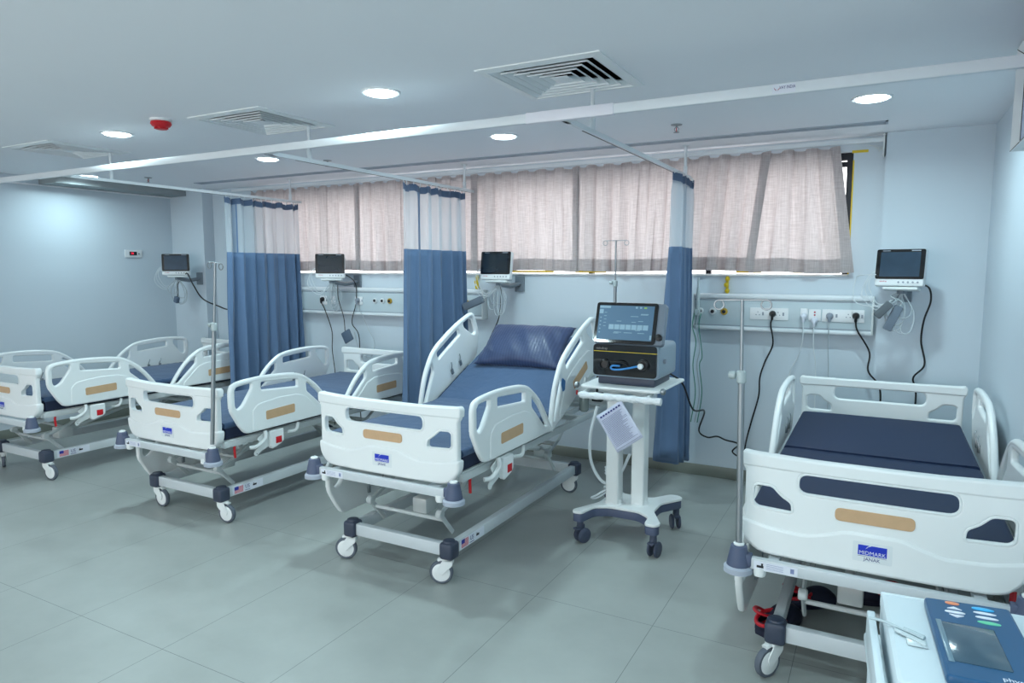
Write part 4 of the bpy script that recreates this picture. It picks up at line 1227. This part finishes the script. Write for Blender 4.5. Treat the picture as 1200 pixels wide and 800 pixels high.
bm = B(); box(bm, -.113, -.1105, -.66, .61, .04, .37); link('front_pane', bm, mat('pane_lilac', (150, 160, 190), .2), t)
bm = B(); P = [Vector(p) for p in rect(-.112, .036)]
for k in range(4): tube(bm, [P[k], P[(k + 1) % 4]], .003, 5, 1)
Q = [Vector(p) for p in rect(-.1395, .001)]
for k in range(4): tube(bm, [P[k], Q[k]], .002, 5, 1)
link('dark_seams', bm, BLACK, t)

# ------------------------------------------------------------------ ventilator on its cart
VX, VY = -1.30, 3.92
t = thing('ventilator', 'ventilator with a large touch screen on a white wheeled cart', 'ventilator', (VX, VY, 0))
def cart_outline(g=0):
    a = .265; b = .285; q = .04 + g
    pts = [(-a - g, -b + .03), (-a + .01, -b - g), (-a + .065, -b - g * .5), (-.17, -.15), (-.09, -.105 - g), (.09, -.105 - g), (.17, -.17), (a - .085, -b - g), (a - .02, -b - g), (a + g, -b + .04),
           (.17 + g, -.06), (.17 + g, .10), (a + g, b - .04), (a - .03, b + g), (a - .09, b), (.09, .16 + g), (-.09, .16 + g), (-a + .09, b), (-a + .03, b + g), (-a - g, b - .04), (-.17 - g, .10), (-.17 - g, -.06)]
    return roundpoly(pts, .03, 4)
link('cart_base', plate([cart_outline(.002)], .018, .006, 'XY', off=(0, 0, .199)), WHITEP, t)
link('base_skirt', plate([cart_outline(-.004)], .05, .006, 'XY', off=(0, 0, .164)), SLATE, t)
VW2 = mat('cart_castor', (70, 78, 98), .5)
for i, (x, y, a) in enumerate(((-.225, -.24, 60), (.225, -.245, 80), (.225, .245, 120), (-.225, .245, 100))):
    c = link('castor', (lambda b: (lathe(b, [(.02, .14), (.02, .1), (.014, .09)], seg=14), box(b, -.022, .03, -.012, .012, .07, .115, .008), box(b, -.04, .0, -.02, .02, .085, .097, .004), b)[3])(B()), VW2, t, (x, y, 0), (0, 0, R(a)))
    for s in (-1, 1):
        bm = B(); lathe(bm, [(.018, -.009), (.04, -.008), (.046, -.003), (.046, .004), (.04, .009), (.018, .009)], (.018, s * .021, .046), 24, 'Y'); link('wheel', bm, VW2, c)
for x, y in ((-.085, -.04), (.055, .02)):
    link('column', plate([roundpoly([(x - .04, y - .05), (x + .04, y - .05), (x + .04, y + .05), (x - .04, y + .05)], .014, 4)], .74, .004, 'XY', off=(0, 0, .575)), WHITEP, t)
bm = B(); lathe(bm, [(.07, .2085), (.055, .215), (.045, .24)], (-.085, -.04, 0), 20); lathe(bm, [(.07, .2085), (.055, .215), (.045, .24)], (.055, .02, 0), 20); link('column_collars', bm, WHITEP, t)
link('tray', plate([roundpoly([(-.235, -.27), (.235, -.27), (.25, .25), (-.25, .25)], .03, 4)], .016, .005, 'XY', off=(.01, 0, .957)), WHITEP, t)
bm = B(); box(bm, -.15, .19, -.17, .15, .966, 1.012, .006); link('unit_foot', bm, DARKP, t)
bm = B(); box(bm, -.16, .14, -.14, .12, .91, .949, .01); link('tray_support', bm, WHITEP, t)
for s in (-1, 1):
    bm = B(); lathe(bm, [(.012, 0), (.018, .006), (.018, .02), (.01, .026)], (s * .245 + (-.026 if s < 0 else 0), -.23, .957), 14, 'X'); link('tray_knob', bm, CHROME, t)
bm = B(); tube(bm, [(-.19, -.18, .94), (-.19, -.29, .925), (-.21, -.325, .92)], .010, 8, 3); tube(bm, [(.19, -.18, .94), (.19, -.29, .925), (.21, -.325, .92)], .010, 8, 3)
link('handle_arms', bm, WHITEP, t)
WRAP = mat('wrapped_film', (232, 238, 242), .2, bump=.8, bscale=55, coat=.4)
bm = B(); tube(bm, [(-.195, -.325, .918)] + [(-.16 + .4 * k / 12, -.325, .918) for k in range(13)] + [(.275, -.325, .918)], lambda q: .02 + .002 * math.sin(40 * q), 12, 2)
link('handle_bar', bm, WRAP, t)
# main unit
GV = mat('ventilator_grey', (140, 156, 170), .4)
un = link('main_unit', plate([roundpoly([(-.2, -.098), (.2, -.098), (.2, .098), (-.2, .098)], .03, 6)], .36, .012, off=(.02, -.01, 1.108)), GV, t)
link('front_panel', plate([roundpoly([(-.19, -.09), (.19, -.09), (.19, .092), (-.19, .092)], .024, 6)], .012, .003, off=(.018, -.192, 1.11)), GLOSSB, un)
bm = B(); box(bm, -.168, .212, -.2, -.198, 1.160, 1.163); link('accent_line', bm, YEL, un)
link('brand_lettering', text_mesh('mindray', .021, off=(-.118, -.1985, 1.178)), mat('text_grey', (130, 130, 130), .5), un)
bm = B()
for x, z, r in ((-.10, 1.087, .03), (.13, 1.092, .034)):
    lathe(bm, [(r, -.198), (r, -.212), (r * .75, -.216), (r * .7, -.206), (r * .2, -.206)], (x, 0, z), 24, 'Y')
tube(bm, [(-.07, -.2, 1.097), (-.03, -.215, 1.104), (.01, -.215, 1.107), (.04, -.2, 1.092), (.045, -.2, 1.062)], .006, 8, 4)
link('breathing_ports', bm, BLACK, un)
bm = B(); lathe(bm, [(.014, -.216), (.017, -.235), (.012, -.245)], (.125, 0, 1.090), 16, 'Y'); link('port_cap', bm, WHITEP, un)
BLT = mat('blue_tube', (60, 140, 210), .35)
bm = B(); tube(bm, [(.11, -.235, 1.090), (.05, -.225, 1.074), (-.01, -.222, 1.062), (-.05, -.22, 1.064), (-.045, -.22, 1.082), (0, -.222, 1.084)], .0055, 8, 6); link('blue_hose', bm, BLT, un)
bm = B(); lathe(bm, [(.0, 0), (.012, .0), (.014, .015), (.0, .02)], (.22, -.10, 1.11), 14, 'X'); link('side_knob', bm, GREYP, un)
# screen
SH = mat('screen_housing', (120, 132, 146), .25, coat=.4)
sc = thing('screen_unit', 'x', 'x'); bpy.data.objects.remove(sc)
MS = Matrix.Translation((.015, -.20, 1.208)) @ Matrix.Rotation(R(-17), 4, 'X')
hs = link('screen_housing', plate([roundpoly([(-.19, 0), (.225, 0), (.225, .245), (-.19, .245)], .022, 5)], .05, .012, off=(0, .026, 0), M=MS), SH, t)
link('screen_bezel', plate([roundpoly([(-.188, .003), (.18, .003), (.18, .243), (-.188, .243)], .018, 5)], .008, .003, off=(0, -.003, 0), M=MS), GLOSSB, hs)
SCRV = mat('vent_display', (84, 118, 146), .35, noise=.1, nscale=5)
link('display', plate([[(-.168, .022), (.16, .022), (.16, .224), (-.168, .224)]], .002, .0005, off=(0, -.008, 0), M=MS), SCRV, hs)
def ui():
    bm = B(); r = random.Random(4)
    for k in range(7): box(bm, -.10 + k * .034, -.10 + k * .034 + .030, -.0098, -.0094, .083, .112)
    box(bm, -.166, -.10, -.0098, -.0094, .208, .221); box(bm, -.166, -.142, -.0098, -.0094, .175, .2)
    for k in range(5): box(bm, -.158, -.15, -.0098, -.0094, .06 + k * .022, .066 + k * .022); box(bm, -.135, -.12, -.0098, -.0094, .1 + k * .02, .103 + k * .02)
    box(bm, .148, .158, -.0098, -.0094, .03, .055)
    for k in range(12): a = r.uniform(-.1, .1); z = r.uniform(.05, .2); box(bm, a, a + r.uniform(.02, .05), -.0098, -.0094, z, z + .003)
    for x in (.05, .075): box(bm, x, x + .012, -.0098, -.0094, .208, .219)
    bm.transform(MS); return bm
link('display_panels', ui(), mat('ui_pale', (150, 182, 200), .3), hs)
bm = B(); box(bm, .10, .116, -.0099, -.0095, .208, .217); bm.transform(MS); link('battery_icon', bm, mat('ui_green', (160, 200, 90), .4), hs)
bm = B(); lathe(bm, [(.019, 0), (.019, -.02), (.013, -.024)], (.20, .003, .045), 20, 'Y'); bm.transform(MS); link('dial_knob', bm, BLACK, hs)
bm = B(); box(bm, -.06, .1, -.15, -.05, 1.2, 1.25, .01); link('screen_neck', bm, SLATE, t)
bm = B(); tube(bm, [(-.20, -.05, .80), (-.23, -.08, .62), (-.235, -.05, .45), (-.18, -.02, .33), (-.12, .0, .32), (-.05, -.02, .40), (-.02, .05, .5)], .010, 8, 8); link('white_hose', bm, WCABLE, t)
bm = B()
for k in range(3): tube(bm, [(-.18, .05, .40 - .02 * k), (-.12, .02, .31), (-.2, -.0, .235), (-.235, -.04, .216), (-.2, .0, .214), (-.1, .06, .3)], .006, 6, 6)
link('hose_loops', bm, WCABLE, t)
# instruction sheet hung from the handle
PAPER = mat('paper', (206, 212, 232), .6)
t = thing('instruction_sheet', 'printed paper sheet hanging askew from the ventilator cart handle', 'paper sheet', (-1.253, 3.575, .762)); t.rotation_euler = (R(-3), R(-36.5), R(-4))
bm = B()
N = 10
for nm in (0,):
    g = [[bm.verts.new((-.093 + .186 * i / N, .006 * math.sin(i / N * PI), -.118 + .236 * j / N)) for i in range(N + 1)] for j in range(N + 1)]
    for j in range(N):
        for i in range(N): bm.faces.new((g[j][i], g[j][i + 1], g[j + 1][i + 1], g[j + 1][i]))
o = link('sheet', bm, PAPER, t, ang=180); md = o.modifiers.new('t', 'SOLIDIFY'); md.thickness = .0006
INKG = mat('pale_print', (120, 130, 160), .6)
bm = B(); r = random.Random(3)
for k in range(22):
    z = .075 - k * .0078
    box(bm, -.08, .08 - r.uniform(0, .05), -.0012, -.0006, z, z + .0022)
box(bm, -.085, .085, -.0012, -.0006, -.106, -.104)
link('print_lines', bm, INKG, o)
link('title_print', (lambda b: ([box(b, -.075 + k * .019, -.062 + k * .019, -.0014, -.0007, .093, .102) for k in range(8)], b)[1])(B()), INKN, o)
# hanging strap / black plug below handle
t = thing('suction_jar', 'small grey suction jar with a red tap at the head of the raised bed', 'suction jar', (-1.66, 4.05, .72))
bm = B(); lathe(bm, [(.02, 0), (.03, .01), (.032, .08), (.028, .1)], seg=18); link('jar', bm, mat('jar_grey', (130, 142, 140), .25), t)
bm = B(); box(bm, -.035, .035, -.03, .03, .1, .16, .006); tube(bm, [(0, 0, .16), (.0, .02, .22)], .012, 8, 1); link('lid', bm, FRAMEP, t)
bm = B(); box(bm, -.045, -.03, -.035, -.005, .11, .14, .004); link('tap', bm, REDP, t)
bm = B(); box(bm, .05, .12, .0, .04, .07, .13, .006); tube(bm, [(.08, .02, .13), (.08, .03, .26)], .008, 6, 1); link('black_clamp', bm, BLACK, t)
cable([(-1.12, 4.10, 1.00), (-1.06, 4.18, .93), (-1.02, 4.3, .75), (-1.08, 4.9, .62), (-1.17, 5.14, .42), (-1.12, 5.2, .36), (-1.05, 5.22, .37), (-.99, 5.24, .345), (-.90, 5.26, .32), (-.94, 5.25, .26), (-.88, 5.25, .225), (-.84, 5.25, .26), (-.90, 5.25, .30), (-.83, 5.27, .2), (-.82, 5.28, .012)], 'black mains cable of the ventilator, looped up against the wall', .006)
cable([(-.042, 5.0, 1.60), (-.147, 5.2, 1.59), (-.168, 5.22, 1.542), (-.173, 5.2, 1.470), (-.146, 5.15, 1.407), (-.041, 5.1, 1.391), (.06, 5.06, 1.42)], 'thin white sensor lead looping left of the right patient monitor', .003, WCABLE)

# ------------------------------------------------------------------ clogs under the nearest bed
NAVYR = mat('navy_rubber', (30, 34, 58), .6); REDR = mat('red_rubber', (196, 22, 40), .5)
def clog(x, y, rz, lb, z=0, s=1.0, roll=0):
    t = thing('clog_shoe', lb, 'shoe', (x, y, z), rz, group='red and navy clogs under the nearest bed')
    t.scale = (s, s, s)
    # foot outline along +x is toe
    def width(u): return (.045 + .012 * math.sin(PI * min(1, u * 1.1)) + .006 * u) * (1 - max(0, u - .8) ** 2 * 9) * (1 - max(0, .12 - u) * 3)
    bm = B(); rings = []
    n = 16
    for i in range(n + 1):
        u = i / n; xx = -.13 + .27 * u; w_ = max(.012, width(u)); h = .028
        rings.append([bm.verts.new((xx, w_ * a, hz)) for a, hz in ((-.9, 0), (-1, .012), (-1, h), (1, h), (1, .012), (.9, 0))])
    for a, b_ in zip(rings, rings[1:]):
        for k in range(6): bm.faces.new((a[k], a[(k + 1) % 6], b_[(k + 1) % 6], b_[k]))
    bm.faces.new(rings[0][::-1]); bm.faces.new(rings[-1])
    link('sole', bm, NAVYR, t, ang=60)
    # upper shell with an opening at the heel half
    bm = B(); rings = []
    for i in range(n + 1):
        u = i / n; xx = -.132 + .275 * u; w_ = max(.012, width(u)) * 1.02
        top = .035 + (.045 * math.sin(PI * min(1, max(0, (u - .35) / .62))) ** .6 if u > .35 else .02)
        op = 1 if u < .42 else 0
        ring = []
        for k in range(13):
            a = PI * k / 12; c_ = math.cos(a); s_ = math.sin(a)
            z_ = .026 + (top - .0) * (s_ ** .8)
            if op: z_ = min(z_, .06 if u > .06 else .066)
            ring.append(bm.verts.new((xx, w_ * c_, z_)))
        rings.append((ring, op))
    for (a, oa), (b_, ob) in zip(rings, rings[1:]):
        for k in range(12):
            if (oa and ob) and 3 <= k <= 8: continue
            bm.faces.new((a[k], a[k + 1], b_[k + 1], b_[k]))
    bm.faces.new(rings[0][0]); bm.faces.new(rings[-1][0][::-1])
    o = link('upper', bm, NAVYR, t, ang=60); md = o.modifiers.new('s', 'SOLIDIFY'); md.thickness = .004
    bm = B(); P = []
    for k in range(16):
        a = 2 * PI * k / 16; P.append((-.065 + .072 * math.cos(a), .050 * math.sin(a), .068 + .012 * math.cos(a)))
    tube(bm, P, .009, 8, 2, closed=True)
    tube(bm, [(-.03, .055, .07), (-.08, .056, .10), (-.125, .035, .11), (-.14, 0, .112), (-.125, -.035, .11), (-.08, -.056, .10), (-.03, -.055, .07)], .007, 8, 4, squash=1.8)
    link('red_collar', bm, REDR, t)
    bm = B(); box(bm, -.11, .02, -.038, .038, .030, .036, .004); link('red_insole', bm, REDR, t)
clog(-.345, 3.20, R(62), 'red-lined navy clog beside the front left castor of the nearest bed', s=.98)
clog(-.24, 3.50, R(35), 'navy clog lying behind the red-lined one, under the nearest bed', s=.88)
clog(.03, 3.68, R(200), 'third clog with a red rim, further right under the nearest bed', s=.85)

# ------------------------------------------------------------------ console in the lower right corner
t = thing('physiotherapy_console', 'white desktop medical console with a dark blue screen panel in the right foreground', 'medical console', (.065, 1.529, .0)); t.rotation_euler = (0, 0, R(4))
CW = mat('console_white', (208, 220, 226), .45)
link('casing', plate([roundpoly([(.04, .0), (.50, .0), (.50, .43), (.04, .43)], .02, 4)], .10, .012, 'XY', off=(-.04, .0, .748)), CW, t)
bm = B(); box(bm, -.0, .46, .418, .431, .76, .80, .004); link('rear_ridge', bm, CW, t)
PB = mat('panel_navy', (34, 84, 124), .35)
pn = link('blue_panel', plate([roundpoly([(.090, .025), (.272, .025), (.272, .405), (.092, .395)], .012, 4)], .022, .007, 'XY', off=(0, 0, .81)), PB, t)
bm = B(); box(bm, .112, .215, .09, .268, .8205, .8225, .002); link('screen', bm, mat('console_screen', (70, 92, 108), .15, noise=.25, nscale=14), pn)
bm = B(); box(bm, .102, .113, .085, .275, .8208, .823, .001); link('screen_edge', bm, mat('screen_edge_grey', (110, 135, 150), .3), pn)
def oval(x, y, a, b_, m, nm):
    bm = B(); lathe(bm, [(1, .821), (1, .8225), (.85, .8232)], seg=24); bm.transform(Matrix.Translation((x, y, 0)) @ Matrix.Diagonal((a, b_, 1, 1))); link(nm, bm, m, pn)
oval(.15, .378, .015, .0075, mat('orange_key', (240, 150, 110), .4), 'stop_key'); oval(.149, .329, .021, .006, STICK, 'middle_key')
oval(.212, .372, .023, .008, mat('cyan_key', (70, 180, 235), .4), 'blue_key'); oval(.212, .350, .023, .0055, STICK, 'white_key'); oval(.212, .326, .023, .0055, STICK, 'white_key'); oval(.212, .301, .023, .0075, mat('green_key', (110, 205, 165), .4), 'green_key')
for s, y in ((1, .345), (-1, .314)):
    link('arrow_key', plate([[(.135, y), (.165, y), (.15, y + s * .012)][::s]], .003, .0005, 'XY', off=(0, 0, .822)), STICK, pn)
link('brand_lettering', text_mesh('physio', .02, 'XY', off=(.215, .055, .8212)), STICK, pn)
# cart below
t2 = thing('equipment_trolley', 'white trolley under the blue-panelled console, lower right corner', 'trolley', (.065, 1.529, 0)); t2.rotation_euler = (0, 0, R(4))
bm = B(); box(bm, -.035, .5, -.05, .40, .675, .697, .006); link('top', bm, CW, t2)
bm = B(); box(bm, -.034, -.016, -.05, .36, .697, .775, .004); link('left_guard', bm, CW, t2)
bm = B()
for x in (-.01, .47):
    for y in (-.02, .37): box(bm, x - .014, x + .014, y - .014, y + .014, .05, .675, .004)
box(bm, -.02, .48, -.03, .38, .25, .27, .004); link('frame', bm, CW, t2)
for x in (-.01, .47):
    for y in (-.02, .37):
        bm = B(); lathe(bm, [(.008, -.01), (.026, -.01), (.026, .01), (.008, .01)], (x, y, .026), 16, 'Y'); box(bm, x - .01, x + .01, y - .013, y + .013, .03, .055, .003); link('castor', bm, TYRE, t2)
# probe lying on the console, in a clear bag
t3 = thing('probe', 'thin clear-bagged probe lying across the white console, left of the blue panel', 'probe', (.065, 1.529, .80)); t3.rotation_euler = (0, 0, R(4))
bm = B(); tube(bm, [(-.035, .262, -.0), (-.01, .25, .0045), (.015, .235, .0045), (.035, .222, .0045)], .0035, 8, 3); tube(bm, [(.033, .223, .006), (.052, .212, .006), (.072, .198, .005)], .006, 8, 3); link('stem', bm, mat('probe_clear', (180, 196, 202), .2), t3)
bm = B()
for k in range(3): tube(bm, [(.015, .222 - .004 * k, .004), (.04, .205 - .006 * k, .004), (.072, .18 - .006 * k, .004)], .0025, 6, 3)
box(bm, .035, .076, .162, .222, .0, .0022, .001); link('bag', bm, mat('bag_clear', (196, 208, 212), .2), t3)
